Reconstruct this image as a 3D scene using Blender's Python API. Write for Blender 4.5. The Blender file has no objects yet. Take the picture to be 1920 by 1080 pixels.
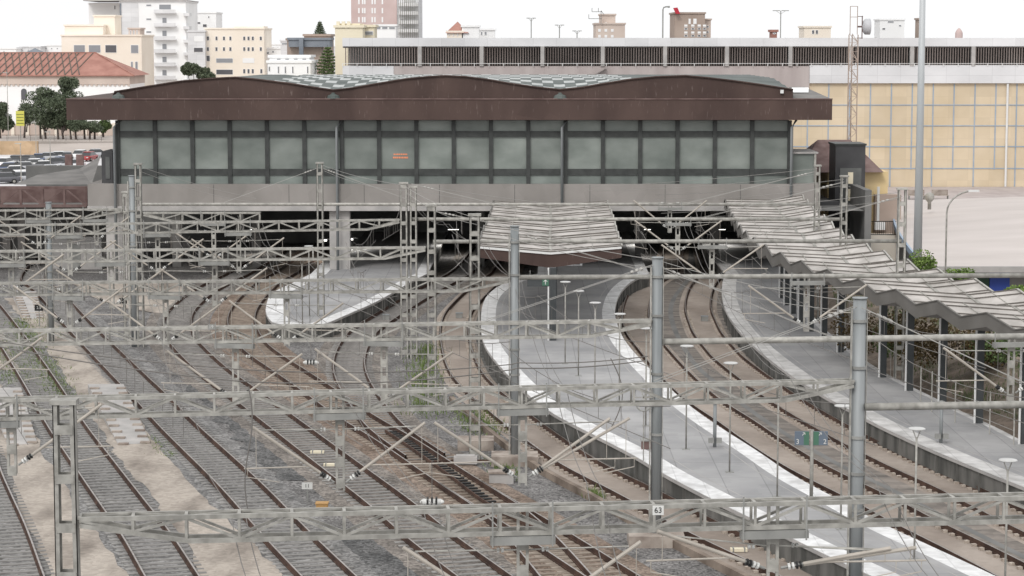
import bpy, math, random
from mathutils import Vector, Matrix
random.seed(7)
R = math.radians
S = bpy.context.scene
# ---------------------------------------------------------------- camera, sky, sun
F = 4200.0; CH = 18.0; PITCH = math.atan(460/F)
cam = bpy.data.cameras.new('camera'); cam.sensor_width = 36; cam.lens = F/1920*36
cam.clip_start = 1; cam.clip_end = 8000
co = bpy.data.objects.new('camera', cam); S.collection.objects.link(co)
co.location = (0, 0, CH); co.rotation_euler = (math.pi/2-PITCH, 0, 0); S.camera = co
W = bpy.data.worlds.new('World'); S.world = W; W.use_nodes = True
nt = W.node_tree; nt.nodes.clear()
sky = nt.nodes.new('ShaderNodeTexSky'); sky.sky_type = 'NISHITA'; sky.sun_disc = False
SUN_EL, SUN_ROT = R(42), R(200)
sky.sun_elevation = SUN_EL; sky.sun_rotation = SUN_ROT
sky.air_density = 1.2; sky.dust_density = 6; sky.ozone_density = 1
hs = nt.nodes.new('ShaderNodeHueSaturation'); hs.inputs['Saturation'].default_value = 0.10
bg = nt.nodes.new('ShaderNodeBackground'); bg.inputs[1].default_value = 0.14
out = nt.nodes.new('ShaderNodeOutputWorld')
tcw = nt.nodes.new('ShaderNodeTexCoord'); cn = nt.nodes.new('ShaderNodeTexNoise'); cn.inputs['Scale'].default_value = 2.2; cn.inputs['Detail'].default_value = 4
cr = nt.nodes.new('ShaderNodeValToRGB'); cr.color_ramp.elements[0].color = (6.0,6.05,6.15,1); cr.color_ramp.elements[1].color = (7.3,7.3,7.3,1)
cm = nt.nodes.new('ShaderNodeMix'); cm.data_type = 'RGBA'; cm.inputs[0].default_value = .85      # overcast cloud sheet over the clear sky
nt.links.new(tcw.outputs['Generated'], cn.inputs[0]); nt.links.new(cn.outputs[0], cr.inputs[0]); nt.links.new(sky.outputs[0], hs.inputs['Color'])
nt.links.new(hs.outputs[0], cm.inputs[6]); nt.links.new(cr.outputs[0], cm.inputs[7]); nt.links.new(cm.outputs[2], bg.inputs[0]); nt.links.new(bg.outputs[0], out.inputs[0])
sl = bpy.data.lights.new('sun', 'SUN'); sl.energy = 0.9; sl.angle = R(14); sl.color = (1, .97, .93)
so = bpy.data.objects.new('sun', sl); S.collection.objects.link(so)
so.rotation_euler = (math.pi/2-SUN_EL, 0, math.pi-SUN_ROT)
S.view_settings.view_transform = 'Standard'; S.view_settings.look = 'None'
S.view_settings.exposure = 0.36; S.view_settings.gamma = 1

# ---------------------------------------------------------------- helpers
CA, SA = math.cos(PITCH), math.sin(PITCH)
def ray(px, py):
    u = (px-960)/F; v = -(py-540)/F
    return Vector((u, CA+v*SA, -SA+v*CA))
def P(px, py, z=0.0):                      # point of the photo on the level plane z
    d = ray(px, py); t = (z-CH)/d.z
    return Vector((d.x*t, d.y*t, z))
def Q(px, py, Y):                          # point of the photo on the upright plane Y
    d = ray(px, py); t = Y/d.y
    return Vector((d.x*t, Y, CH+d.z*t))
def ZX(px, py, Y): q = Q(px, py, Y); return q.x, q.z
COL = S.collection
ORG = {}
def tag(o, label=None, cat=None, group=None, kind=None):
    if label: o['label'] = label
    if cat: o['category'] = cat
    if group: o['group'] = group
    if kind: o['kind'] = kind
    return o
def thing(name, loc, label, cat, group=None, rz=0):
    o = bpy.data.objects.new(name, None); COL.objects.link(o); o.empty_display_size = .3
    o.location = loc; o.rotation_euler.z = rz; ORG[o.name] = Vector(loc)
    return tag(o, label, cat, group)
class MB:
    def __init__(s): s.v = []; s.f = []; s.m = []; s.mi = 0
    def add(s, vs, fs):
        n = len(s.v); s.v += [tuple(v) for v in vs]
        for f in fs: s.f.append(tuple(i+n for i in f)); s.m.append(s.mi)
        return s
    def box(s, x0, x1, y0, y1, z0, z1):
        return s.add([(x0,y0,z0),(x1,y0,z0),(x1,y1,z0),(x0,y1,z0),(x0,y0,z1),(x1,y0,z1),(x1,y1,z1),(x0,y1,z1)],
                     [(0,3,2,1),(4,5,6,7),(0,1,5,4),(1,2,6,5),(2,3,7,6),(3,0,4,7)])
    def bar(s, p, q, w, h=None, up=(0,0,1)):       # box beam from p to q
        p = Vector(p); q = Vector(q); h = h or w
        d = (q-p).normalized(); u = Vector(up)
        if abs(d.dot(u)) > .98: u = Vector((0,1,0))
        a = d.cross(u).normalized(); b = a.cross(d).normalized()
        vs = []
        for c in (p, q):
            for i, j in ((-1,-1),(1,-1),(1,1),(-1,1)): vs.append(c+a*(i*w/2)+b*(j*h/2))
        return s.add(vs, [(3,2,1,0),(4,5,6,7),(0,1,5,4),(1,2,6,5),(2,3,7,6),(3,0,4,7)])
    def tube(s, pts, r, n=6, r2=None, cap=True):
        pts = [Vector(p) for p in pts]; rings = []
        for i, p in enumerate(pts):
            d = (pts[min(i+1,len(pts)-1)]-pts[max(i-1,0)]).normalized()
            u = Vector((0,0,1)) if abs(d.z) < .95 else Vector((0,1,0))
            a = d.cross(u).normalized(); b = a.cross(d)
            rr = r if r2 is None else r+(r2-r)*i/(len(pts)-1)
            rings.append([p+(a*math.cos(2*math.pi*k/n)+b*math.sin(2*math.pi*k/n))*rr for k in range(n)])
        vs = [v for g in rings for v in g]; fs = []
        for i in range(len(pts)-1):
            for k in range(n):
                fs.append((i*n+k, i*n+(k+1)%n, (i+1)*n+(k+1)%n, (i+1)*n+k))
        if cap: fs.append(tuple(range(n))[::-1]); fs.append(tuple((len(pts)-1)*n+k for k in range(n)))
        return s.add(vs, fs)
    def lathe(s, c, prof, n=12):                   # prof: (radius, z)
        c = Vector(c); vs = []; fs = []
        for r, z in prof:
            for k in range(n): vs.append(c+Vector((r*math.cos(2*math.pi*k/n), r*math.sin(2*math.pi*k/n), z)))
        for i in range(len(prof)-1):
            for k in range(n): fs.append((i*n+k, i*n+(k+1)%n, (i+1)*n+(k+1)%n, (i+1)*n+k))
        fs.append(tuple(range(n))[::-1]); fs.append(tuple((len(prof)-1)*n+k for k in range(n)))
        return s.add(vs, fs)
    def prism(s, poly, z0, z1):                    # plan polygon, upright
        n = len(poly); vs = [(p[0],p[1],z0) for p in poly]+[(p[0],p[1],z1) for p in poly]
        fs = [tuple(range(n))[::-1], tuple(range(n,2*n))]+[(i,(i+1)%n,n+(i+1)%n,n+i) for i in range(n)]
        return s.add(vs, fs)
    def face(s, poly, y0, y1):                     # (x,z) polygon extruded in y
        n = len(poly); vs = [(p[0],y0,p[1]) for p in poly]+[(p[0],y1,p[1]) for p in poly]
        fs = [tuple(range(n)), tuple(range(n,2*n))[::-1]]+[(i,n+i,n+(i+1)%n,(i+1)%n) for i in range(n)]
        return s.add(vs, fs)
    def strip(s, A, B, za, zb=None, thick=0):      # ribbon between two plan polylines
        zb = za if zb is None else zb; n = len(A)
        vs = [(a[0],a[1],za) for a in A]+[(b[0],b[1],zb) for b in B]
        fs = [(i,i+1,n+i+1,n+i) for i in range(n-1)]
        return s.add(vs, fs)
    def build(s, name, mat, parent=None, smooth=False):
        me = bpy.data.meshes.new(name)
        o0 = ORG.get(parent.name, Vector((0,0,0))) if parent else Vector((0,0,0))
        me.from_pydata([(v[0]-o0.x, v[1]-o0.y, v[2]-o0.z) for v in s.v], [], s.f)
        for m in (mat if isinstance(mat, (list, tuple)) else [mat]): me.materials.append(m)
        if isinstance(mat, (list, tuple)):
            for p, i in zip(me.polygons, s.m): p.material_index = i
        if smooth:
            for p in me.polygons: p.use_smooth = True
        me.update()
        o = bpy.data.objects.new(name, me); COL.objects.link(o)
        if parent: o.parent = parent; ORG[o.name] = o0
        return o
def copy_tree(o, parent=None):
    c = o.copy(); COL.objects.link(c); c.parent = parent
    for ch in list(o.children): copy_tree(ch, c)
    return c

# ---------------------------------------------------------------- materials
def rgb(r, g, b): return tuple(((c/255)/12.92 if c/255 <= .04045 else ((c/255+.055)/1.055)**2.4) for c in (r,g,b))
def mat(name, col, col2=None, scale=1.0, rough=.8, metal=0, spec=.3, bump=0, bscale=None, fine=None, stretch=None, detail=5, contrast=(.35,.65)):
    m = bpy.data.materials.new(name); m.use_nodes = True; t = m.node_tree; b = t.nodes['Principled BSDF']
    b.inputs['Roughness'].default_value = rough; b.inputs['Metallic'].default_value = metal
    b.inputs['Specular IOR Level'].default_value = spec
    if col2 is None:
        b.inputs['Base Color'].default_value = (*col, 1)
        if not bump: return m
    tc = t.nodes.new('ShaderNodeTexCoord'); mp = t.nodes.new('ShaderNodeMapping')
    t.links.new(tc.outputs['Object'], mp.inputs[0])
    if stretch: mp.inputs['Scale'].default_value = stretch
    if col2 is not None:
        n = t.nodes.new('ShaderNodeTexNoise'); n.inputs['Scale'].default_value = scale; n.inputs['Detail'].default_value = detail
        t.links.new(mp.outputs[0], n.inputs[0])
        r = t.nodes.new('ShaderNodeValToRGB'); r.color_ramp.elements[0].position = contrast[0]; r.color_ramp.elements[1].position = contrast[1]
        r.color_ramp.elements[0].color = (*col, 1); r.color_ramp.elements[1].color = (*col2, 1)
        t.links.new(n.outputs[0], r.inputs[0]); last = r.outputs[0]
        if fine:                                    # fine = (scale, strength) grain
            v = t.nodes.new('ShaderNodeTexVoronoi'); v.inputs['Scale'].default_value = fine[0]
            t.links.new(tc.outputs['Object'], v.inputs[0])
            sp = t.nodes.new('ShaderNodeSeparateColor'); t.links.new(v.outputs['Color'], sp.inputs[0])
            mr = t.nodes.new('ShaderNodeMapRange'); mr.inputs[3].default_value = 1-fine[1]; mr.inputs[4].default_value = 1+fine[1]
            t.links.new(sp.outputs[0], mr.inputs[0])
            mx = t.nodes.new('ShaderNodeVectorMath'); mx.operation = 'SCALE'
            t.links.new(last, mx.inputs[0]); t.links.new(mr.outputs[0], mx.inputs['Scale']); last = mx.outputs[0]
        t.links.new(last, b.inputs['Base Color'])
    if bump:
        bn = t.nodes.new('ShaderNodeTexNoise'); bn.inputs['Scale'].default_value = bscale or scale; bn.inputs['Detail'].default_value = 4
        t.links.new(mp.outputs[0], bn.inputs[0])
        bu = t.nodes.new('ShaderNodeBump'); bu.inputs['Strength'].default_value = bump; bu.inputs['Distance'].default_value = .1
        t.links.new(bn.outputs[0], bu.inputs['Height']); t.links.new(bu.outputs[0], b.inputs['Normal'])
    return m
M = {}
M['ballast'] = mat('ballast', (.115,.110,.107), (.215,.207,.202), .5, .95, bump=.9, bscale=9, fine=(11,.6), contrast=(.3,.7))
M['ballast_dark'] = mat('ballast_dark', (.075,.075,.075), (.15,.147,.145), .6, .95, bump=.8, bscale=6, fine=(11,.6))
M['bed_grey'] = mat('bed_grey', (.15,.147,.144), (.235,.228,.222), .7, .95, bump=.8, bscale=7, fine=(9,.5))
M['bed_brown'] = mat('bed_brown', (.14,.125,.112), (.235,.21,.188), .5, .95, bump=.8, bscale=7, fine=(9,.45))
M['bed_rust'] = mat('bed_rust', (.145,.105,.08), (.24,.19,.155), .5, .95, bump=.8, bscale=7, fine=(9,.45))
M['dirt'] = mat('dirt', (.20,.172,.148), (.39,.345,.30), .6, .95, bump=.5, bscale=3, fine=(6,.14), stretch=(1,.35,1), contrast=(.3,.55))
M['slab'] = mat('slab', (.24,.20,.17), (.36,.31,.27), .3, .9, fine=(3,.06), stretch=(1,.5,1))
M['slabgrey'] = mat('slabgrey', (.11,.10,.09), (.25,.22,.195), .9, .9, fine=(4,.12), stretch=(.3,1.6,1))
M['ptop'] = mat('ptop', (.265,.265,.27), (.37,.365,.365), .25, .7, fine=(1.7,.05))
M['white_strip'] = mat('white_strip', (.58,.575,.57), (.80,.80,.80), 1.6, .6, fine=(3,.06))
M['white_worn'] = mat('white_worn', (.42,.41,.40), (.62,.61,.60), 1.0, .7, fine=(3,.08))
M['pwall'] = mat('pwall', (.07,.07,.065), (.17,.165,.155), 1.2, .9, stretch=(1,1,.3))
M['concrete'] = mat('concrete', (.34,.33,.32), (.44,.42,.405), .8, .85, fine=(2,.04), bump=.1)
M['concrete_warm'] = mat('concrete_warm', (.22,.18,.155), (.40,.35,.305), 1.6, .85, bump=.2)
M['beamc'] = mat('beam_concrete', (.235,.22,.205), (.30,.28,.265), .35, .85, stretch=(1,1,.5), fine=(.6,.05))
M['sleeper'] = mat('sleeper', (.18,.172,.165), (.29,.28,.268), 2, .9)
M['sleeper_wood'] = mat('sleeper_wood', (.19,.155,.125), (.32,.27,.225), 2, .9)
M['rail'] = mat('rail_rust', (.045,.026,.02), (.10,.058,.042), 1.5, .8)
M['railtop'] = mat('rail_top', (.30,.27,.25), (.45,.42,.40), 3, .35, .7)
M['clip'] = mat('clip', (.30,.25,.21), (.5,.44,.38), 5, .8)
M['galv'] = mat('galvanised', (.27,.262,.24), (.43,.418,.385), 3.5, .6, .15)
M['galv_pole'] = mat('galvanised_pole', (.20,.215,.22), (.30,.315,.32), .8, .55, .2, stretch=(3,3,.3))
M['galv_dark'] = mat('galvanised_dark', (.23,.23,.22), (.32,.32,.305), 1.5, .6, .2)
M['beige_arm'] = mat('beige_arm', (.36,.33,.29), (.46,.42,.37), 2, .6)
M['wire'] = mat('wire', (.16,.15,.14), None, rough=.6)
M['wire_light'] = mat('wire_light', (.35,.34,.32), None, rough=.5, metal=.2)
M['porcelain'] = mat('porcelain', (.62,.62,.60), None, rough=.3)
M['black'] = mat('black', (.02,.02,.02), None, rough=.6)
M['corten'] = mat('corten', (.062,.040,.035), (.088,.058,.050), .35, .8, stretch=(1,1,.4), fine=(.5,.06))
def corten_streaks(m):
    t = m.node_tree; b = t.nodes['Principled BSDF']; src = b.inputs['Base Color'].links[0].from_socket
    tc = t.nodes.new('ShaderNodeTexCoord'); mp = t.nodes.new('ShaderNodeMapping'); mp.inputs['Scale'].default_value = (5,1,.8)
    n = t.nodes.new('ShaderNodeTexNoise'); n.inputs['Scale'].default_value = 1.6; n.inputs['Detail'].default_value = 3
    r = t.nodes.new('ShaderNodeValToRGB'); r.color_ramp.elements[0].position = .64; r.color_ramp.elements[1].position = .78
    r.color_ramp.elements[0].color = (0,0,0,1); r.color_ramp.elements[1].color = (.35,.35,.35,1)
    mx = t.nodes.new('ShaderNodeMix'); mx.data_type = 'RGBA'; mx.inputs[7].default_value = (.32,.26,.24,1)
    t.links.new(tc.outputs['Object'], mp.inputs[0]); t.links.new(mp.outputs[0], n.inputs[0]); t.links.new(n.outputs[0], r.inputs[0])
    t.links.new(r.outputs[0], mx.inputs[0]); t.links.new(src, mx.inputs[6]); t.links.new(mx.outputs[2], b.inputs['Base Color'])
corten_streaks(M['corten'])
M['mullion'] = mat('mullion', (.040,.043,.042), (.058,.062,.06), 2, .5)
M['paneglass'] = mat('frosted_pane', (.13,.15,.137), (.25,.275,.255), .35, .28, spec=.5, stretch=(1,1,1.5), contrast=(.3,.7))
M['panedark'] = mat('frosted_pane_low', (.12,.14,.13), (.20,.225,.21), .5, .3, spec=.5)
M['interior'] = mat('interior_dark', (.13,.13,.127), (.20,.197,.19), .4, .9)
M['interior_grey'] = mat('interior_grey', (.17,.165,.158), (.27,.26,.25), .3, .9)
M['roofsheet'] = mat('roof_sheet', (.13,.125,.12), (.20,.19,.18), .6, .7)
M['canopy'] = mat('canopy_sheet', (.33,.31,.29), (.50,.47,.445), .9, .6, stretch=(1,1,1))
M['canopy_rib_shadow'] = mat('canopy_rib_shadow', (.11,.10,.09), (.17,.155,.14), 2, .8)  # roof ribs, their dark colour also standing in for thin shadow lines
M['fascia_grey'] = mat('fascia_grey', (.125,.118,.108), (.155,.147,.137), .8, .6)
M['white_wall'] = mat('white_wall', (.80,.80,.80), (.88,.88,.88), .12, .8)
M['white_panel'] = mat('white_panel', (.60,.60,.61), (.76,.76,.77), .15, .8, stretch=(1,1,2), contrast=(.3,.7))
M['pink_conc'] = mat('pink_concrete', (.38,.33,.32), (.46,.41,.395), .4, .85, stretch=(1.5,1,.15))
M['ochre'] = mat('ochre_panel', (.58,.475,.33), (.68,.57,.42), .25, .8, contrast=(.3,.7))
M['blue_seam'] = mat('blue_seam', (.26,.34,.44), (.34,.41,.50), 1, .6)
M['louvre'] = mat('louvre', (.21,.17,.155), (.30,.255,.235), .3, .7)
M['cream'] = mat('cream', (.78,.70,.60), (.86,.79,.70), .1, .85)
M['yellowish'] = mat('yellowish', (.70,.63,.48), (.78,.72,.57), .1, .85)
M['pinkt'] = mat('pink_brick', (.52,.40,.38), (.60,.48,.46), .2, .85)
M['brownt'] = mat('brown_block', (.33,.26,.22), (.42,.34,.29), .2, .85)
M['tan'] = mat('tan_block', (.52,.43,.38), (.60,.51,.45), .2, .85)
M['slate'] = mat('slate', (.17,.19,.22), (.24,.26,.29), .3, .8)
M['window_dark'] = mat('window_dark', (.10,.10,.11), None, rough=.25, spec=.6)
M['window_mid'] = mat('window_mid', (.26,.27,.29), None, rough=.3, spec=.6)
M['shutter'] = mat('shutter_white', (.8,.8,.8), None, rough=.6)
M['roof_tile'] = mat('roof_tile', (.31,.15,.12), (.40,.21,.17), .5, .8)
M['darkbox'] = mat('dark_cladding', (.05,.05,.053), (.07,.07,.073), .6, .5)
M['lift_glass'] = mat('lift_glass', (.07,.075,.075), (.13,.135,.13), .4, .2, spec=.6)
M['yellow_wall'] = mat('yellow_wall', (.64,.50,.27), (.72,.57,.34), .5, .85)
M['shell'] = mat('shell_white', (.46,.415,.39), (.55,.50,.475), .25, .6, stretch=(.5,1.2,1), contrast=(.25,.75))
M['blue'] = mat('blue_panel', (.03,.06,.27), None, rough=.5)
M['green_dark'] = mat('green_panel', (.02,.05,.03), None, rough=.5)
M['earth'] = mat('earth', (.11,.09,.07), (.22,.175,.14), .5, .95, fine=(4,.2), bump=.5)
M['ochre_earth'] = mat('ochre_earth', (.40,.28,.17), (.52,.38,.25), .25, .95, stretch=(1,1,2), fine=(1.5,.1))
M['asphalt'] = mat('asphalt', (.24,.23,.225), (.30,.29,.28), .2, .9)
M['road_pale'] = mat('road_pale', (.36,.32,.29), (.46,.41,.375), .1, .9)
M['leaf_dark'] = mat('leaf_dark', (.065,.085,.052), (.155,.185,.12), 1.2, .8, contrast=(.35,.7))
M['leaf_green'] = mat('leaf_green', (.05,.08,.03), (.14,.20,.07), 1.5, .8, contrast=(.35,.7))
M['leaf_bright'] = mat('leaf_bright', (.07,.12,.025), (.19,.27,.07), 2, .8)
M['leaf_brown'] = mat('leaf_brown', (.055,.04,.02), (.14,.10,.045), 1.5, .9)
M['weed'] = mat('weed', (.09,.14,.035), (.18,.23,.08), 1, .9)
M['ridge_dark'] = mat('ridge_dark', (.10,.085,.075), (.14,.12,.10), 1, .9)
M['asphalt_pale'] = mat('asphalt_pale', (.50,.49,.50), (.62,.61,.61), .15, .8)
M['galv_light'] = mat('galv_light', (.45,.45,.44), (.55,.55,.54), 2, .5)
M['kerb'] = mat('kerb', (.13,.10,.08), (.27,.22,.18), 1, .9)
M['pole_pale'] = mat('pole_pale', (.40,.42,.43), (.50,.515,.525), .5, .5, .1, stretch=(2,2,.2))
M['bark'] = mat('bark', (.06,.05,.045), (.11,.09,.08), 3, .9)
M['truss_red'] = mat('truss_red', (.12,.075,.07), (.20,.14,.13), 1, .8)
M['lamp_white'] = mat('lamp_white', (.70,.70,.69), None, rough=.5)
M['tyre'] = mat('tyre', (.02,.02,.02), None, rough=.9)
M['car_glass'] = mat('car_glass', (.02,.022,.025), None, rough=.1, spec=.8)
M['orange'] = mat('orange_box', (.42,.25,.10), None, rough=.7)
M['yellow_sign'] = mat('yellow_sign', (.60,.58,.12), None, rough=.5)
M['sign_grey'] = mat('sign_grey', (.13,.16,.20), None, rough=.4)
M['sign_green'] = mat('sign_green', (.07,.16,.11), None, rough=.4)
M['red'] = mat('red_paint', (.45,.03,.05), None, rough=.5)
M['dish'] = mat('dish_grey', (.42,.43,.44), (.5,.5,.52), .6, .5)
M['poly_grey'] = mat('post_dark', (.045,.05,.052), (.07,.075,.078), 1, .6)
def joints(m, w, h, amt):
    t = m.node_tree; b = t.nodes['Principled BSDF']; src = b.inputs['Base Color'].links[0].from_socket
    tc = t.nodes.new('ShaderNodeTexCoord'); bt = t.nodes.new('ShaderNodeTexBrick'); bt.inputs['Scale'].default_value = 1; bt.inputs['Brick Width'].default_value = w; bt.inputs['Row Height'].default_value = h
    bt.inputs['Mortar Size'].default_value = .025; bt.inputs['Color1'].default_value = (1,1,1,1); bt.inputs['Color2'].default_value = (.90,.90,.90,1); bt.inputs['Mortar'].default_value = (amt,amt,amt,1); bt.offset = 0
    mx = t.nodes.new('ShaderNodeMix'); mx.data_type = 'RGBA'; mx.blend_type = 'MULTIPLY'; mx.inputs[0].default_value = 1
    t.links.new(tc.outputs['Object'], bt.inputs[0]); t.links.new(src, mx.inputs[6]); t.links.new(bt.outputs[0], mx.inputs[7]); t.links.new(mx.outputs[2], b.inputs['Base Color'])
def joints_v(m, w, h, amt, tone=.93):                 # the same on upright walls
    joints(m, w, h, amt); t = m.node_tree
    bt = [n for n in t.nodes if n.type == 'TEX_BRICK'][0]; tc = [n for n in t.nodes if n.type == 'TEX_COORD'][-1]
    mp = t.nodes.new('ShaderNodeMapping'); mp.inputs['Rotation'].default_value = (-math.pi/2,0,0)
    t.links.new(tc.outputs['Object'], mp.inputs[0]); t.links.new(mp.outputs[0], bt.inputs[0]); bt.inputs['Color2'].default_value = (tone,tone,tone,1)
joints_v(M['ochre'], 2.38, 2.38, .9, .90); joints_v(M['white_panel'], 2.6, 1.1, .82, .91); joints_v(M['louvre'], 6.1, 3, .9, .6)
def random_tone(m, lo, hi):                          # each pane its own tone
    t = m.node_tree; b = t.nodes['Principled BSDF']; src = b.inputs['Base Color'].links[0].from_socket
    oi = t.nodes.new('ShaderNodeObjectInfo'); mr = t.nodes.new('ShaderNodeMapRange'); mr.inputs[3].default_value = lo; mr.inputs[4].default_value = hi
    v = t.nodes.new('ShaderNodeVectorMath'); v.operation = 'SCALE'; t.links.new(oi.outputs['Random'], mr.inputs[0]); t.links.new(src, v.inputs[0]); t.links.new(mr.outputs[0], v.inputs['Scale']); t.links.new(v.outputs[0], b.inputs['Base Color'])
random_tone(M['paneglass'], .88, 1.18); random_tone(M['panedark'], .8, 1.25); random_tone(M['galv'], .85, 1.12)
joints(M['ptop'], 1.6, 3.2, .72); joints(M['white_strip'], 1.0, 1.0, .8); joints(M['white_worn'], 1.0, 1.0, .75)
def emit(name, col, st):
    m = bpy.data.materials.new(name); m.use_nodes = True; b = m.node_tree.nodes['Principled BSDF']
    b.inputs['Base Color'].default_value = (*col,1); b.inputs['Emission Color'].default_value = (*col,1); b.inputs['Emission Strength'].default_value = st
    return m
M['led_orange'] = emit('led_orange', (.75,.25,.12), .12)

def resample(pts, step=1.0):
    pts = [Vector((p[0],p[1])) for p in pts]
    for _ in range(3):                               # chaikin
        q = [pts[0]]
        for a, b in zip(pts, pts[1:]): q += [a*.75+b*.25, a*.25+b*.75]
        q.append(pts[-1]); pts = q
    o = [pts[0]]; acc = 0
    for a, b in zip(pts, pts[1:]):
        L = (b-a).length
        if L < 1e-6: continue
        d = step-acc
        while d <= L: o.append(a+(b-a)*(d/L)); d += step
        acc = (acc+L) % step
    o.append(pts[-1]); return o
def offset(pts, w):                                  # + = right of travel direction
    o = []
    for i, p in enumerate(pts):
        d = (pts[min(i+1,len(pts)-1)]-pts[max(i-1,0)]).normalized()
        o.append(p+Vector((d.y,-d.x))*w)
    return o

# ================================================================ THE SETTING
MB().box(-400, 400, 10, 5000, -1, 0).build('ground', M['ballast'])['kind'] = 'structure'
def patch(name, px, m, z, zp=0.0):
    pts = [P(x, y, zp) for x, y in px]
    o = MB().add([(p.x,p.y,z) for p in pts], [tuple(range(len(pts)))]).build(name, m); o['kind'] = 'structure'; return o
# sandy paths between the left tracks
def band(name, left, right, m, z, jit=.18):
    def den(pp):
        pp = [P(x,y) for x,y in pp]; o = []
        for a, b in zip(pp, pp[1:]):
            n = max(2, int((b-a).length/.8))
            for k in range(n): o.append(a.lerp(b, k/n))
        o.append(pp[-1]); return o
    L = den(left); Rr = den(right); n = int(min(90, max(6, min(len(L),len(Rr))*.8/1.2)))
    L = [L[int(i*(len(L)-1)/n)] for i in range(n+1)]; Rr = [Rr[int(i*(len(Rr)-1)/n)] for i in range(n+1)]
    L = [p+Vector((random.uniform(-jit,jit),0,0)) for p in L]; Rr = [p+Vector((random.uniform(-jit,jit),0,0)) for p in Rr]
    o = MB().strip(L, Rr, z).build(name, m); o['kind'] = 'structure'; return o
band('path', [(10,560),(45,600),(92,660),(135,725),(178,790),(208,842),(238,880),(272,915),(305,965),(345,1015),(372,1080),(410,1150)],
             [(66,560),(105,605),(165,668),(210,722),(262,795),(300,838),(345,888),(392,940),(430,980),(485,1025),(520,1080),(570,1150)], M['dirt'], .05)
band('path', [(-60,700),(-30,800),(0,850),(20,900),(42,960),(72,1040),(92,1090),(120,1150)],
             [(-25,690),(40,775),(82,850),(112,905),(145,955),(190,1020),(238,1085),(270,1150)], M['dirt'], .05)
band('path', [(-80,560),(-60,620),(-30,690)], [(-5,590),(10,640),(35,700)], M['dirt'], .05)
band('path', [(130,528),(150,545),(215,575),(290,588)], [(330,528),(345,545),(335,570),(310,588)], M['dirt'], .045)
band('ballast_shoulder', [(620,1000),(650,1040),(690,1090),(720,1130)], [(760,1020),(800,1060),(835,1100),(860,1130)], M['ballast_dark'], .02, .35)
band('ballast_shoulder', [(330,700),(395,775),(450,830),(520,900)], [(400,700),(470,760),(560,830),(640,905)], M['ballast_dark'], .02, .4)
band('ballast_shoulder', [(560,800),(640,870),(740,950)], [(650,820),(740,885),(850,950)], M['ballast_dark'], .012, .4)

GA = 1.668/2+.035
TR = {
 'T0': ('r', [(-14,840),(0,890),(20,935),(50,1000),(78,1080),(100,1140)], 'g'),
 'T1': ('r', [(-60,520),(-25,548),(0,576),(34,619),(68,666),(122,744),(156,800),(216,878),(281,962),(320,1010),(365,1080),(410,1150)], 'g'),
 'T2': ('l', [(30,525),(60,545),(81,567),(124,619),(216,718),(243,745),(291,800),(325,835),(416,925),(490,1013),(553,1080),(620,1150)], 'g'),
 'T3': ('r', [(470,518),(430,535),(396,556),(365,585),(357,606),(362,635),(375,650),(406,681),(437,707),(492,745),(566,800),(704,901),(777,954),(845,1011),(936,1076),(1040,1150)], 'b'),
 'T4': ('r', [(560,515),(530,530),(506,552),(482,582),(476,605),(483,624),(496,648),(529,674),(574,702),(636,743),(697,786),(773,829),(840,873),(900,912),(965,950),(1057,1004),(1176,1079),(1290,1150)], 'r'),
 'T5': ('l', [(850,515),(790,543),(740,572),(700,597),(660,622),(640,645),(625,676),(625,707),(641,744),(676,797),(708,827),(761,864)], 'b'),
 'T6': ('l', [(925,515),(900,530),(878,546),(848,575),(832,595),(824,624),(828,661),(840,703),(870,739),(921,783),(958,813),(1023,862),(1069,891),(1173,943),(1265,998),(1436,1080),(1580,1150)], 's'),
 'T7': ('r', [(1275,515),(1240,530),(1222,555),(1214,595),(1225,630),(1249,657),(1275,687),(1306,719),(1348,757),(1418,800),(1457,828),(1524,870),(1580,900),(1690,952),(1750,985),(1880,1047),(2040,1130)], 's'),
 'T8': ('l', [(1320,515),(1302,530),(1289,551),(1283,583),(1291,608),(1300,632),(1326,665),(1339,680),(1385,717),(1441,759),(1501,796),(1560,830),(1662,883),(1750,922),(1832,965),(1880,990),(1990,1045),(2150,1130)], 's'),
 'T9': ('r', [(900,912),(940,937),(986,966),(1040,1014),(1100,1080),(1160,1150)], 'r'),
}
TLAB = {
 'T0': 'rusty track in grey ballast at the bottom left corner, left of the sandy path',
 'T1': 'straight grey ballast track between the two sandy paths on the left',
 'T2': 'track in grey ballast just right of the wide sandy path',
 'T3': 'track that curves out from under the station and runs right beside the dark ballast shoulder',
 'T4': 'rust stained track that bends round the left side of the pointed platform',
 'T5': 'tightly curving track passing right of the pointed platform to join its neighbour',
 'T6': 'concrete slab track with brown rails hugging the left edge of the middle platform',
 'T7': 'slab track running tight along the right white edge of the middle platform',
 'T8': 'slab track with bright clips along the wall of the right platform',
 'T9': 'short branch track splitting off to the left at the bottom centre turnout',
}
CL = {}
def sleeper_mb():
    return MB().box(-1.3,1.3,-.11,.11,.0,.062)
sl_mesh = {}
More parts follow.
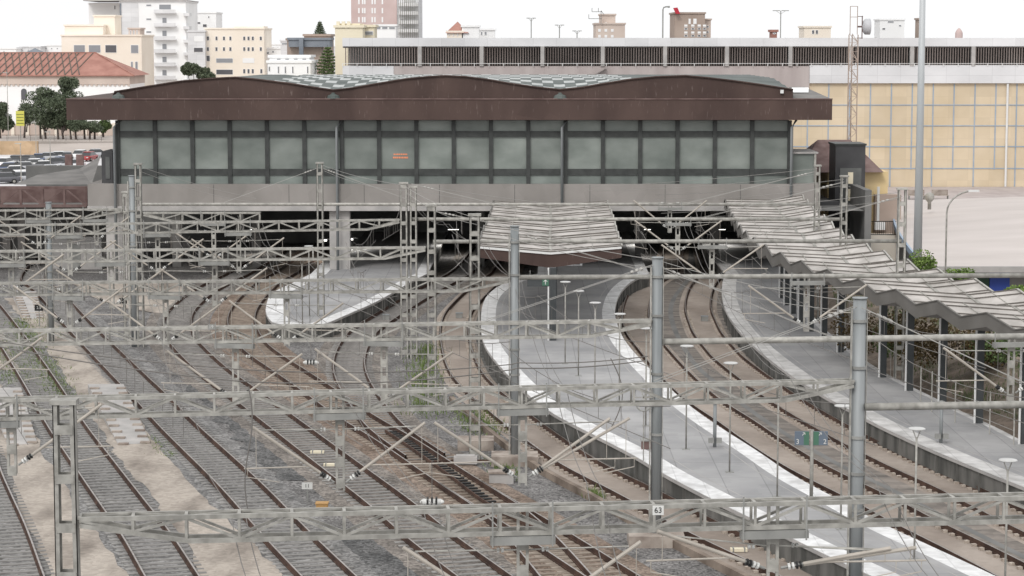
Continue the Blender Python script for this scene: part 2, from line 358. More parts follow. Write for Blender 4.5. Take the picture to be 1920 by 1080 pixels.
for key, (side, px, typ) in TR.items():
    pts = [P(x,y) for x,y in px]
    d0 = (pts[0]-pts[1]).normalized()
    if pts[0].y > 150: pts = [pts[0]+Vector((d0.x*.3,1,0)).normalized()*24]+pts
    rs = resample(pts, .6)                            # from far to near, travelling toward the camera
    # travelling -Y: image-left is on the right of travel
    cl = offset(rs, -GA if side == 'r' else GA) if False else offset(rs, GA if side == 'r' else -GA)
    CL[key] = cl
    if key in ('T5',): base = cl[-1]
    mid = cl[len(cl)*2//3]
    t = thing('railway_track', (mid.x, mid.y, 0), TLAB[key], 'railway track')
    bedm = {'g': M['bed_grey'], 'b': M['bed_brown'], 'r': M['bed_rust'], 's': M['slab']}[typ]
    hw = 1.75 if typ != 's' else 1.1
    jit = (lambda: random.uniform(-.12,.12)) if typ != 's' else (lambda: 0)
    A = [p+Vector((jit(),jit())) for p in offset(cl, hw)]; B = [p+Vector((jit(),jit())) for p in offset(cl, -hw)]
    zb = {'T0':.03,'T1':.031,'T2':.032,'T3':.033,'T4':.036,'T5':.031,'T6':.03,'T7':.03,'T8':.034,'T9':.027}[key]
    bm = MB(); bm.strip(A, B, zb); 
    sA = offset(cl, hw+.25); sB = offset(cl, -hw-.25)
    bm.strip(sA, A, 0.004, zb); bm.strip(B, sB, zb, 0.004)
    bm.build('ballast_bed' if typ != 's' else 'track_slab', bedm, t)
    for sgn in (1, -1):
        rc = offset(cl, sgn*GA); m = MB()
        n = len(rc)
        z0 = .09
        def prof(w, za, zb_):
            a = offset(rc, w/2); b = offset(rc, -w/2)
            vs = [(p.x,p.y,za) for p in a]+[(p.x,p.y,za) for p in b]+[(p.x,p.y,zb_) for p in a]+[(p.x,p.y,zb_) for p in b]
            fs = []
            for i in range(n-1): fs += [(i,i+1,2*n+i+1,2*n+i),(n+i,3*n+i,3*n+i+1,n+i+1),(2*n+i,2*n+i+1,3*n+i+1,3*n+i)]
            m.add(vs, fs)
        m.mi = 0; prof(.16, z0-.03, z0+.02); prof(.07, z0+.02, z0+.13); prof(.075, z0+.13, z0+.165)  # web made thick to stand in for the shadow band along the rail
        m.mi = 1; a = offset(rc, .03); b = offset(rc, -.03); m.strip(a, b, z0+.168)
        m.build('rail', [M['rail'], M['railtop']], t)
    # sleepers
    if typ != 's':
        mt = M['sleeper_wood'] if typ == 'r' else M['sleeper']
        if mt.name not in sl_mesh: sl_mesh[mt.name] = None
        idx = list(range(len(cl)-1, -1, -1)); first = None; rest = MB(); cnt = 0
        for i in idx:
            p = cl[i]; d = (cl[min(i+1,len(cl)-1)]-cl[max(i-1,0)]).normalized(); a = math.atan2(d.y, d.x)+math.pi/2
            if key == 'T9' and i < 14: continue
            if cnt < 98:
                if sl_mesh[mt.name] is None:
                    o = sleeper_mb().build('sleeper', mt); o.name = 'sleeper'; sl_mesh[mt.name] = o.data
                else:
                    o = bpy.data.objects.new('sleeper', sl_mesh[mt.name]); COL.objects.link(o)
                o.parent = t; o.location = (p.x-mid.x, p.y-mid.y, random.uniform(-.008,.004)+.002); o.rotation_euler.z = a+random.uniform(-.01,.01)
                cnt += 1
            else:
                cs, sn = math.cos(a), math.sin(a)
                vs = [(p.x+x*cs-y*sn, p.y+x*sn+y*cs, z) for x,y,z in sleeper_mb().v]
                rest.add(vs, sleeper_mb().f)
        if rest.v: rest.build('sleeper', mt, t)['kind'] = 'stuff'
    else:
        m = MB()
        for i in range(len(cl)):
            if cl[i].y > 150: continue
            d = (cl[min(i+1,len(cl)-1)]-cl[max(i-1,0)]).normalized(); nn = Vector((d.y,-d.x))
            for s_ in (1,-1):
                for w in (-.17,.17):
                    c = cl[i]+nn*(s_*GA+w)
                    m.bar((c.x-d.x*.09,c.y-d.y*.09,.07), (c.x+d.x*.09,c.y+d.y*.09,.07), .16, .10)
        m.build('rail_clip', M['clip'], t)['kind'] = 'stuff'
# ladder-like switch plates in the turnout
sw = [P(x,y) for x,y in [(740,815),(790,848),(870,905),(920,945),(975,975),(1035,1005)]]
rs = resample(sw, .55); a = offset(rs, .45); b = offset(rs, -.1)
t = thing('railway_switch', (rs[10].x, rs[10].y, 0), 'dark greased switch blades and slide plates of the bottom centre turnout', 'railway switch')
m = MB()
for p, q in list(zip(a, b))[:-1]: m.bar((p.x,p.y,.14), (q.x,q.y,.14), .16, .06)
m.build('slide_plate', M['black'], t)
m = MB()
for i in range(len(a)-1): m.bar((a[i].x,a[i].y,.2), (a[i+1].x,a[i+1].y,.2), .05, .14)
m.build('switch_blade', M['rail'], t)
t = thing('switch_motor', P(875,868), 'grey switch motor box on the ballast beside the turnout, below the small square footing', 'switch motor')
o = P(875,872); m = MB(); m.box(o.x-.55,o.x+.45,o.y-.25,o.y+.25,.08,.38); m.box(o.x-.45,o.x+.35,o.y-.2,o.y+.2,.38,.44); m.build('housing', M['concrete'], t)
m = MB(); m.bar((o.x+.45,o.y,.2),(o.x+1.2,o.y+.1,.2),.06); m.bar((o.x-.55,o.y,.2),(o.x-1.4,o.y-.15,.2),.06); m.build('rod', M['rail'], t)
o = P(940,905); t = thing('cable_cabinet', o, 'low concrete cable cabinet beside the footing of the tall tube mast', 'cable box')
m = MB(); m.box(o.x-.5,o.x+.5,o.y-.3,o.y+.3,0,.42); m.build('body', M['concrete'], t); m = MB(); m.box(o.x-.55,o.x+.55,o.y-.35,o.y+.35,.42,.50); m.build('lid', M['concrete_warm'], t)

# drain trough between the two slab tracks and grey deck between them
tp = resample([P(x,y) for x,y in [(1300,515),(1285,530),(1275,544),(1263,559),(1256,583),(1261,608),(1272,635),(1302,685),(1334,712),(1394,761),(1457,805),(1508,835),(1580,877),(1665,915),(1735,952),(1802,987),(1890,1030),(2040,1105)]], 1)
band('track_deck', [(1215,513),(1184,525),(1151,575),(1166,637),(1205,681),(1250,725),(1291,762),(1420,847),(1566,935),(1760,1032),(1990,1140)], [(1400,513),(1395,560),(1410,620),(1470,685),(1540,735),(1610,785),(1700,830),(1850,900),(2000,965),(2160,1040)], M['slabgrey'], .012, 0)
m = MB(); m.strip(offset(tp,.16), offset(tp,-.16), .020); m.build('drain', M['interior'])['kind'] = 'structure'
# low curb wall left of the slab track by the middle platform
c6 = offset([p for p in CL['T6'] if p.y < 112], 1.95)
m = MB()
for i in range(len(c6)-1): m.bar((c6[i].x,c6[i].y,.12), (c6[i+1].x,c6[i+1].y,.12), .22, .34)
tag(m.build('kerb_wall', M['kerb']), 'low stained concrete kerb wall left of the slab track', 'kerb wall')
c6 = offset([p for p in CL['T6'] if p.y < 160], -2.2)
m = MB(); m.strip(offset(c6,.9), offset(c6,-.75), .012); m.build('drain', M['pwall'])['kind'] = 'structure'

# ---------------------------------------------------------------- platforms
PZ = 1.0
def platform(left, right, label, tip=None, lm='white_strip', rm='white_strip', lw=.8, rw=.8, close=False):
    L = resample([P(x,y,PZ) for x,y in left], 1.0); Rr = resample([P(x,y,PZ) for x,y in right], 1.0)
    L = [Vector((L[0].x+.5, 205))]+L; Rr = [Vector((Rr[0].x+.5, 205))]+Rr
    if tip: T = resample([P(x,y,PZ) for x,y in tip], .5)
    else: T = []
    mid = (L[len(L)//2]+Rr[len(Rr)//2])/2
    t = thing('station_platform', (mid.x, mid.y, 0), label, 'platform')
    loop = L+T+Rr[::-1]
    n = 120
    def rsn(A): 
        return [A[min(len(A)-1, round(i*(len(A)-1)/n))] for i in range(n+1)]
    m = MB()
    if tip:
        from mathutils.geometry import tessellate_polygon
        lp = [Vector((p.x,p.y,0)) for p in loop]
        m.add([(p.x,p.y,PZ) for p in loop], [tuple(x) for x in tessellate_polygon([lp])])
    else:
        m.strip(rsn(L), rsn(Rr), PZ)
    m.build('paving', M['ptop'], t)
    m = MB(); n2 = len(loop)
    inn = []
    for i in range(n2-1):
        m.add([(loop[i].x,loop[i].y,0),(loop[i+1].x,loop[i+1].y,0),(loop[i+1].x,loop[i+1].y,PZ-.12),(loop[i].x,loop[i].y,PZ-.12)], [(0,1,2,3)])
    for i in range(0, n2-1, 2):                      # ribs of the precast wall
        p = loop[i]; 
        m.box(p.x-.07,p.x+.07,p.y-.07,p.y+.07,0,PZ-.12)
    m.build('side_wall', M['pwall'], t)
    m = MB()
    for i in range(n2-1):
        m.bar((loop[i].x,loop[i].y,PZ-.07),(loop[i+1].x,loop[i+1].y,PZ-.07),.16,.13)
    m.build('edge_stone', M['concrete'], t)
    e1 = (L+T[:len(T)//2]) if tip else L; e2 = (Rr+T[::-1][:len(T)//2]) if tip else Rr
    # travelling toward camera: image-right is left of travel -> negative offset
    m = MB(); m.strip(offset(e1,0.06), offset(e1,-lw), PZ+.004); m.build('edge_line', M[lm], t)
    m = MB(); m.strip(offset(e2,-0.06), offset(e2,rw), PZ+.004); m.build('edge_line', M[rm], t)
    m = MB(); m.strip(offset(e1,-lw-.35), offset(e1,-lw-.39), PZ+.006); m.strip(offset(e2,rw+.35), offset(e2,rw+.39), PZ+.006); m.build('joint_line', M['concrete'], t)
    return t
platform([(585,513),(545,533),(520,544),(506,554),(499,580),(503,594),(512,604)], [(800,513),(770,527),(740,546),(700,568),(660,585),(616,604)],
         'short pointed platform with white painted edges left of centre', tip=[(512,604),(530,609),(568,611),(598,609),(616,604)], lw=1.1, rw=.8)
platform([(1010,513),(945,530),(915,552),(905,575),(903,610),(908,645),(930,676),(958,707),(976,725),(1025,768),(1085,800),(1150,832),(1207,862),(1240,885),(1350,942),(1436,983),(1530,1030),(1626,1075),(1760,1135)],
         [(1215,513),(1184,525),(1160,548),(1151,575),(1151,596),(1166,637),(1205,681),(1250,725),(1291,762),(1345,800),(1420,847),(1482,891),(1566,935),(1649,982),(1760,1032),(1863,1080),(1990,1140)],
         'long curved grey platform with bright white edges sweeping to the bottom right', lw=.85, rw=.75)
platform([(1362,513),(1356,528),(1355,555),(1361,580),(1377,608),(1397,632),(1430,662),(1472,695),(1535,736),(1597,769),(1654,800),(1758,847),(1847,883),(1920,912),(2060,970)],
         [(1500,513),(1505,560),(1525,600),(1580,648),(1650,696),(1700,722),(1756,749),(1824,783),(1863,800),(1920,830),(2060,895)],
         'right hand platform with worn pale edge and ribbed side wall under the zigzag canopy', lm='white_worn', rm='white_worn', lw=.9, rw=.25)

# ---------------------------------------------------------------- station building
YB = 168.0
t = thing('station_building', (Q(850,520,YB).x, YB+12, 0), 'long station hall with rust brown roof and green frosted windows above the tracks', 'station')
ST = t
def xz(px, py, Y=YB): q = Q(px,py,Y); return q.x, q.z
xa, zb0 = xz(165,395); xb, zb1 = xz(1537,345)
m = MB(); m.box(xa, xb, YB, YB+34, zb0, zb1); m.build('floor_beam', M['beamc'], t)
m = MB()
for px in range(260, 1530, 141):
    x, _ = xz(px, 380); m.box(x-.015,x+.015,YB-.004,YB+.05,zb0+.5,zb1-.05)
m.build('beam_joint', M['mullion'], t)
m = MB(); x0,_ = xz(165,390); m.box(x0, xb+.1, YB-.25, YB-.003, zb0, zb0+.35); m.build('beam_lip', M['concrete'], t)
# windows
gx0, gz1 = xz(219, 226); gx1, gz0 = xz(1480, 345)
m = MB(); m.box(gx0, gx1, YB+.9, YB+30, gz0+.003, gz1); m.build('hall_core', M['interior_grey'], t)
NB = 18; step = (gx1-gx0)/NB
for i in range(NB+1):
    x = gx0+i*step; MB().box(x-.15, x+.15, YB+.12, YB+.62, gz0+.002, gz1).build('mullion', M['mullion'], t)
zA = xz(0,249)[1]; zBm = xz(0,317)[1]
zr = [(xz(0,254)[1], xz(0,246)[1]), (xz(0,324)[1], xz(0,318)[1]), (xz(0,330)[1], xz(0,326)[1])]
for a, b in [(xz(0,257)[1], xz(0,246)[1]), (xz(0,329)[1], xz(0,317)[1])]:
    for i in range(NB): MB().box(gx0+i*step+.151, gx0+(i+1)*step-.151, YB+.2, YB+.55, a, b).build('transom', M['mullion'], t)
for i in range(NB):
    x0 = gx0+i*step+.15; x1 = gx0+(i+1)*step-.15
    m = MB()
    m.box(x0, x1, YB+.35, YB+.4, xz(0,317)[1], xz(0,257)[1]); m.box(x0, x1, YB+.35, YB+.4, xz(0,246)[1], gz1)
    w = m.build('window_pane', M['paneglass'], t)
    m = MB(); m.box(x0, x1, YB+.3, YB+.36, gz0+.004, xz(0,329)[1]); m.build('window_pane', M['panedark'], t)
for i, (dz, w) in enumerate([(0,.95),(.18,1.05)]):
    x, z = xz(736, 297); 
# red-orange running text behind the eighth pane (unreadable at this distance)
x, z = xz(750, 294); m = MB()
for r_, (ww, hh) in enumerate([(1.0,.10),(1.08,.13)]):
    cx = x-ww/2
    while cx < x+ww/2: 
        w_ = random.uniform(.06,.13); m.box(cx, cx+w_, YB+.325, YB+.34, z+.12-.26*r_, z+.12-.26*r_+hh); cx += w_+.035
m.build('running_text', M['led_orange'], t)
# fascia
fx0, fz1 = xz(124,185,YB-1); fx1, fz0 = xz(1560,225,YB-1)
m = MB(); m.box(fx0, fx1, YB-1, YB+33, fz0, fz1); m.build('roof_fascia', M['corten'], t)
m = MB(); m.box(fx0-.02, fx1+.02, YB-1.06, YB-1.003, fz1-.06, fz1+.02); m.build('roof_trim', M['truss_red'], t)
prof = [(212,180),(215,172),(270,163),(340,152),(400,147),(440,145),(475,148),(540,156),(590,164),(625,169),(660,165),(700,158),(760,148),(800,144),(835,142),(875,144),(920,150),(960,157),(1010,164),(1050,168),(1090,164),(1130,157),(1180,149),(1230,144),(1285,142),(1330,146),(1380,152),(1430,159),(1487,168)]
wv = [xz(a,b,YB-.2) for a,b in prof]
def wave(x):
    for (xa_,za_),(xb_,zb_) in zip(wv, wv[1:]):
        if xa_ <= x <= xb_: return za_+(zb_-za_)*(x-xa_)/(xb_-xa_)
    return wv[0][1] if x < wv[0][0] else wv[-1][1]
pan = [(wv[0][0], fz1+.003)]+wv+[(wv[-1][0], fz1+.003)]
m = MB(); nn = len(wv)
m.add([(x,YB-.2,fz1+.003) for x,z in wv]+[(x,YB-.2,z) for x,z in wv], [(i,i+1,nn+i+1,nn+i) for i in range(nn-1)])
m.add([(x,YB-.35,z-.02) for x,z in wv]+[(x,YB-.35,z+.06) for x,z in wv]+[(x,YB+.1,z+.06) for x,z in wv], [(i,i+1,nn+i+1,nn+i) for i in range(nn-1)]+[(nn+i,nn+i+1,2*nn+i+1,2*nn+i) for i in range(nn-1)])
m.build('roof_gable', M['corten'], t)
# skylight roof: tent-like panes on a warped surface
NX, NY = 120, 26; x0, x1 = wv[0][0], wv[-1][0]
rp = MB(); vs = []; fs = []
xb0 = xz(490,0)[0]
def rz(x, k):
    s_ = k/NY; s2 = min(1, s_*2.2); s2 = s2*s2*(3-2*s2)
    zb_ = 15.12 if x > xb0 else min(15.12, wave(x)-.25); return wave(x)*(1-s2)+zb_*s2+.02
for j in range(NY+1):
    for i in range(NX+1):
        x = x0+(x1-x0)*i/NX; y = YB+.11+j*1.2
        bumpz = (.07 if j % 3 == 1 else 0) if 1 < j < NY else 0
        vs.append((x, y, rz(x,j)+bumpz))
for j in range(NY):
    for i in range(NX):
        a = j*(NX+1)+i; rp.mi = 0
        fs.append((a,a+1,a+NX+2,a+NX+1))
rp.add(vs, [])
for k, f in enumerate(fs):
    i, j = k % NX, k//NX
    xr = x0+(x1-x0)*i/NX; lit = (xz(500,0)[0] < xr < xz(1180,0)[0])
    rp.f.append(f); rp.m.append(1 if lit and j % 3 != 2 and (i+2*(j//3)) % 4 < 2 else 0)
M['skylight'] = mat('skylight', (.24,.26,.25), (.36,.38,.37), .5, .3, spec=.6)
M['roof_green'] = mat('roof_green', (.06,.075,.07), (.11,.125,.118), .5, .6)
rp.build('skylight_roof', [M['roof_green'], M['skylight']], t)
# green-black roof outlets in the valleys
for px in (222, 625, 1050):
    x, z = xz(px, 183, YB-.6); m = MB()
    m.lathe((x, YB-.62, fz1+.004), [(.5,0),(.42,.22),(.15,.33),(.13,.42),(.02,.44)], 10); m.build('roof_outlet', M['roof_green'], t)
x, z = xz(1466,172,YB-.3); m = MB(); m.box(x-.12,x+.12,YB-.42,YB-.21,z-.12,z+.14); m.build('roof_floodlight', M['lamp_white'], t)
# grey ramp piece at the right end of the roof
xr0,_ = xz(1487,168); m = MB(); m.add([(xr0,YB-.2,fz1+.01),(fx1-.1,YB-.9,fz1+.01),(fx1-1.3,YB+5,fz1+.75),(xr0+.3,YB+5,fz1+.75)], [(0,1,2,3)])
m.build('roof_hatch', M['roofsheet'], t)
xh,_ = xz(1510,166); m = MB(); m.add([(xh-.7,YB+2.0,fz1+.40),(xh+.5,YB+2.0,fz1+.40),(xh+.8,YB+4.2,fz1+.72),(xh-.5,YB+4.2,fz1+.72)], [(0,1,2,3)]); m.build('roof_skylight', M['white_wall'], t)
# downpipes
for px, yb in ((215,500),(632,420),(1054,420),(1484,395)):
    x, z1 = xz(px, 226); zlo = 0.0 if px == 215 else (zb0-.3 if px != 632 else 1.0)
    m = MB(); m.tube([(x+.35,YB-.1,z1+.05),(x,YB-.32,z1-.5),(x,YB-.32,zlo)], .11, 8); m.build('downpipe', M['galv_pole'], t, True)
# columns and dark undercroft
for x0p, x1p in ((197,235),(617,655)):
    xa_,_ = xz(x0p,400); xb_,_ = xz(x1p,400); m = MB(); m.box(xa_,xb_,YB+.3,YB+1.6,0,zb0-.003); m.build('column', M['concrete'], t)
for px in (330,480,760,900,1200,1340,1460):
    for yy in (YB+12, YB+24):
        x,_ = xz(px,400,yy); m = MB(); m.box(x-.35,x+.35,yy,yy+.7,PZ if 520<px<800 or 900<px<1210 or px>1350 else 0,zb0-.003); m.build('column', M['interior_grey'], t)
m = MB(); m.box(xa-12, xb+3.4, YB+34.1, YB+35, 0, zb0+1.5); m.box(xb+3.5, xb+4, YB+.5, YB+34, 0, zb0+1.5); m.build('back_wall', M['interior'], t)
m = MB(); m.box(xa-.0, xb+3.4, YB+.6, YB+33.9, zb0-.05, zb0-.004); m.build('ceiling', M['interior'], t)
m = MB(); xg,_ = xz(1045,480,YB+8); m.box(xg-.6,xg+4.6,YB+8,YB+9,PZ,PZ+3.2); m.build('kiosk', M['interior_grey'], t)
xg,_ = xz(1070,500,YB+3); m = MB(); m.box(xg-.8,xg+.9,YB+3,YB+5,PZ,PZ+3.3); m.build('kiosk', M['white_wall'], t)
x,_ = xz(1081,500,YB+3); m = MB(); m.box(x-.25,x+.25,YB+2.95,YB+2.995,PZ+.1,PZ+2.3); m.build('door', M['darkbox'], t)

# undercroft lamps: a few real ones, the rest added to brighten the interior
M['tube_lit'] = emit('tube_lit', (1,.97,.9), 3)
for i, (px, py, Y_, nm) in enumerate(((347,397,178,'small lit ceiling lamp in the undercroft behind the left gantries'),(610,449,184,'small lit lamp in the undercroft left of the second pillar'),(659,447,184,'small lit lamp in the undercroft right of the second pillar'),(850,430,188,'added fill lamp in the undercroft left of the square canopy'),(1075,470,186,'added fill lamp under the station beside the pale kiosk'),(1210,430,188,'added fill lamp in the undercroft right of the square canopy'),(480,430,190,'added fill lamp in the undercroft above the curved tracks'),(1350,430,188,'added fill lamp in the undercroft left of the zigzag canopy'))):
    q = Q(px,py,Y_); z_ = min(q.z, zb0-.25); t2 = thing('ceiling_or_fill_lamp', (q.x,Y_,z_), nm, 'lamp')
    MB().box(q.x-.5,q.x+.5,Y_-.06,Y_+.06,z_,z_+.06).build('fitting', M['galv_light'], t2)
    MB().box(q.x-.45 if i > 2 else q.x-.12,q.x+.45 if i > 2 else q.x+.12,Y_-.04,Y_+.04,z_-.04 if i > 2 else z_-.14,z_-.003).build('tube', M['tube_lit'], t2)
    ld = bpy.data.lights.new('lamp_light', 'AREA'); ld.energy = 55; ld.shape = 'RECTANGLE'; ld.size = 1.6; ld.size_y = .4; ld.color = (1,.97,.92)
    lo_ = bpy.data.objects.new('lamp_light', ld); COL.objects.link(lo_); lo_.parent = t2; lo_.location = (0,0,-.18)
# left stair box beside the hall
o = Q(203,330,YB+1); t2 = thing('stair_box', (o.x,YB+2,0), 'dark glazed stair box against the left end of the station hall', 'stair box')
xa1,zt = xz(190,284,YB+1); xb1,_ = xz(218,284,YB+1); zb_ = xz(0,345,YB+1)[1]
m = MB(); m.box(xa1,xb1-.3,YB+1,YB+5,zb_,zt); m.build('box', M['darkbox'], t2)
m = MB(); m.box(xa1+.3,xb1-.5,YB+.94,YB+.997,zb_+.4,zt-.4); m.build('window', M['lift_glass'], t2)
# right annex between hall and lift
xa1,zt = xz(1487,288,YB+1); xb1,_ = xz(1530,288,YB+1)
t2 = thing('glazed_annex', (xa1+1,YB+2,zb1), 'small glazed annex with flat white roof edge at the right end of the hall', 'annex')
m = MB(); m.box(xa1,xb1,YB+1,YB+6,zb1+.003,zt); m.build('glazing', M['paneglass'], t2)
m = MB(); m.box(xa1-.1,xb1+.15,YB+.8,YB+6.1,zt+.003,zt+.12); m.build('roof_edge', M['concrete'], t2)
m = MB(); m.box(xb1-.15,xb1+.003,YB+.85,YB+.99,zb1+.003,zt); m.build('corner_post', M['galv'], t2)
# neighbouring dark roofed building, yellow house, lift
YL = 176
xa1,z1 = xz(1508,265,YL+6); xb1,z0 = xz(1655,322,YL+6)
t2 = thing('yellow_house', ((xa1+xb1)/2, YL+8, 0), 'yellow rendered house with low dark brown roof behind the lift tower', 'house')
xw0,zw1 = xz(1552,322,YL+6); xw1,_ = xz(1665,322,YL+6)
m = MB(); m.box(xw0,xw1,YL+6,YL+14,0,zw1); m.build('wall', M['yellow_wall'], t2)
xp,zp = xz(1590,262,YL+10)
m = MB(); m.add([(xa1-.5,YL+5,zw1+.01),(xw1-.5,YL+5,zw1+.01),(xw1-.3,YL+15,zw1+.01),(xa1-.5,YL+15,zw1+.01),(xp-2.5,YL+10,zp),(xp+.2,YL+10,zp)], [(0,1,5,4),(1,2,5),(2,3,4,5),(3,0,4)]); m.build('roof', M['truss_red'], t2)
xd0,zd1 = xz(1638,364,YL+5.9); xd1,zd0 = xz(1685,440,YL+5.9)
m = MB(); m.box(xd0,xd1,YL+5,YL+5.9,0,zd1); m.build('side_block', M['brownt'], t2)
xl,zl1 = xz(1647,350,YL+4.9); m = MB(); m.box(xl-.1,xl+.1,YL+4.8,YL+4.95,zl1-2.8,zl1); m.build('strip_light', M['porcelain'], t2)
xq,zq = xz(1650,424,YL+4.5); m = MB(); m.box(xq-.4,xq+.4,YL+4.4,YL+4.9,zq-.3,zq+.3); m.build('air_conditioner', M['white_wall'], t2)
m = MB(); xr0_,zr1 = xz(1625,415,YL+3); xr1_,zr0 = xz(1680,440,YL+3)
m.bar((xr0_,YL+3,zr1),(xr1_,YL+3,zr1),.06); m.bar((xr0_,YL+3,zr0),(xr1_,YL+3,zr0),.06)
k = xr0_
while k < xr1_: m.bar((k,YL+3,zr0),(k,YL+3,zr1),.03); k += .15
m.build('railing', M['black'], t2)
m = MB(); m.box(xr0_,xr1_,YL+2.9,YL+5,0,zr0-.05); m.build('lower_wall', M['cream'], t2)
xa1,zt = xz(1567,273,YL); xb1,_ = xz(1623,273,YL)
t2 = thing('lift_tower', ((xa1+xb1)/2, YL+2, 0), 'tall dark grey lift tower with glass front beside the yellow house', 'lift tower')
m = MB(); m.box(xa1,xb1,YL,YL+3.5,0,zt); m.build('shaft', M['darkbox'], t2)
m = MB(); m.box(xa1-.08,xb1+.08,YL-.08,YL+3.6,zt+.002,zt+.15); m.build('cap', M['mullion'], t2)
zg1 = xz(0,315,YL)[1]
m = MB(); m.box(xa1+.35,xb1-.3,YL-.06,YL-.003,.5,zg1); m.build('glass_front', M['lift_glass'], t2)
m = MB()
for py in (350,385,430): z = xz(0,py,YL)[1]; m.box(xa1+.34,xb1-.28,YL-.1,YL-.062,z-.05,z+.05)
m.build('glazing_bar', M['galv_dark'], t2)
m = MB(); z = xz(0,352,YL)[1]
for a_ in (0,.55): m.box(xb1-1.35,xb1-.95,YL-.09,YL-.064,z-1.0+a_*2.4,z-.1+a_*2.4)
m.build('yellowish_panel', M['yellowish'], t2)  # plain yellowish panels on the glass front
# walkway from hall to lift
x0_,z_ = xz(1537,380,YL-2); t2 = tag(MB().box(x0_,xa1-.02,YL-2.5,YL-1,z_-.3,z_+.1).build('walkway', M['darkbox']), 'dark walkway linking the hall to the lift tower', 'walkway')

# radio mast with dish
YM = 190
t2 = thing('radio_mast', (Q(1597,270,YM).x, YM, 0), 'slim lattice radio mast with rusty legs rising behind the lift tower', 'radio mast')
m = MB(); xm = Q(1597,200,YM).x; zt = Q(0,12,YM).z; w = .38; leg = [(-w,-w),(w,-w),(0,w)]
for a_,b_ in leg: m.tube([(xm+a_,YM+b_,2),(xm+a_,YM+b_,Q(0,65,YM).z)], .05, 5)
for a_,b_ in leg[:2]: m.tube([(xm+a_*.8,YM+b_,Q(0,65,YM).z),(xm+a_*.8,YM+b_,zt)], .035, 5)
for zz in (zt, Q(0,32,YM).z): m.bar((xm-.3,YM-w,zz),(xm+.3,YM-w,zz),.05)
m.build('leg', M['brownt'], t2)
m = MB(); z = 6.0; k = 0; ztop = Q(0,65,YM).z
while z < ztop:
    a_,b_ = ((-w,w) if k%2 else (w,-w)); m.bar((xm+a_,YM-w,z),(xm+b_,YM-w,z+.75),.045); m.bar((xm+a_,YM-w,z),(xm,YM+w,z+.75),.04); m.bar((xm-w,YM-w,z),(xm+w,YM-w,z),.035); z += .75; k += 1
m.build('bracing', M['brownt'], t2)
zd = Q(0,50,YM).z; xdish = Q(1626,50,YM).x
t3 = thing('dish_antenna', (xdish,YM,zd), 'round grey drum dish antenna on the side of the radio mast', 'dish antenna')
m = MB(); vs = []
prof_ = [(.15,-.45),(.75,-.25),(1.12*.6,.0),(1.12*.6,.3),(.6,.33)]
for r_, x_ in [(.1,-.45),(.45,-.36),(.66,-.2),(.68,.22),(.6,.26),(.02,.27)]:
    vs.append([(xdish+x_,YM+r_*math.cos(k*math.pi/10),zd+r_*math.sin(k*math.pi/10)) for k in range(20)])
fs = []
for i in range(5):
    for k in range(20): fs.append((i*20+k,i*20+(k+1)%20,(i+1)*20+(k+1)%20,(i+1)*20+k))
m.add([v for r_ in vs for v in r_], fs); m.build('drum', M['dish'], t3, True)
m = MB(); m.bar((xdish-.45,YM,zd),(xm+.35,YM,zd),.14); m.bar((xm+.75,YM-.1,zd-1.0),(xm+.75,YM-.1,zd+.9),.08); m.bar((xm+.3,YM-.3,zd-.95),(xm+.8,YM-.1,zd-.95),.06); m.bar((xm+.3,YM-.3,zd+.85),(xm+.8,YM-.1,zd+.85),.06); m.build('bracket', M['truss_red'], t3)

# ---------------------------------------------------------------- car park building behind
YC = 255
cx0 = Q(642,90,YC).x; cx1 = 85
t = thing('parking_building', (cx0+45,YC+10,0), 'long car park building with white parapets, brown louvre strip and ochre panelled lower wall', 'parking building')
zz = lambda py: Q(0,py,YC).z
m = MB(); m.box(cx0,cx1,YC,YC+.6,zz(87),zz(71)); m.box(cx0,cx0+.6,YC+.6,YC+40,zz(87),zz(71)); m.build('parapet', M['white_panel'], t)
m = MB(); m.box(cx0,cx1,YC+.61,YC+40,zz(90),zz(87)); m.build('roof_deck', M['concrete'], t)
x1_ = Q(738,130,YC).x; x2_ = Q(1518,130,YC).x
m = MB(); m.box(cx0,x1_,YC,YC+40,zz(142),zz(124)); m.build('spandrel', M['white_panel'], t)
m = MB(); m.box(x1_+.01,x2_,YC+.05,YC+40,zz(200),zz(124)); m.box(cx0+.1,x1_+.01,YC+.06,YC+40,zz(230),zz(142)-.01); m.build('concrete_wall', M['pink_conc'], t)
m = MB(); m.box(x2_+.01,cx1,YC-.1,YC+40,zz(156),zz(122)); m.build('spandrel', M['white_panel'], t)
m = MB(); m.box(cx0+.3,cx1-.3,YC+6,YC+39,zz(124)+.01,zz(90)-.01); m.build('dark_interior', M['interior'], t)
m = MB(); x3_ = Q(1180,130,YC).x; m.box(x3_-8,x3_+.2,YC-.6,YC+.04,zz(170),zz(155)); m.add([(Q(1110,143,YC-1).x,YC-.8,zz(143)),(Q(1137,127,YC-1).x,YC-.8,zz(127)),(Q(1137,127,YC-1).x,YC-.02,zz(127)),(Q(1110,143,YC-1).x,YC-.02,zz(143))],[(0,1,2,3)]); m.build('stair', M['fascia_grey'], t)
cols = [787,903,1017,1130,1247,1363,1482,1595,1710,1825,1940,2060]
for px in cols:
    x = Q(px,100,YC).x; m = MB(); m.box(x-.22,x+.22,YC-.15,YC+.5,zz(124)+.003,zz(87)-.003); m.build('column', M['concrete'], t)
edges = [642]+cols
for a_, b_ in zip(edges, edges[1:]):
    xa1 = Q(a_,100,YC).x+.3; xb1 = Q(b_,100,YC).x-.3; m = MB(); x = xa1
    while x < xb1: m.box(x,x+.10,YC+.2,YC+.35,zz(123),zz(88)); x += .29
    m.build('louvre_screen', M['louvre'], t)
m = MB(); m.bar((cx0,YC-.2,zz(119)),(cx1,YC-.2,zz(119)),.05); x = cx0
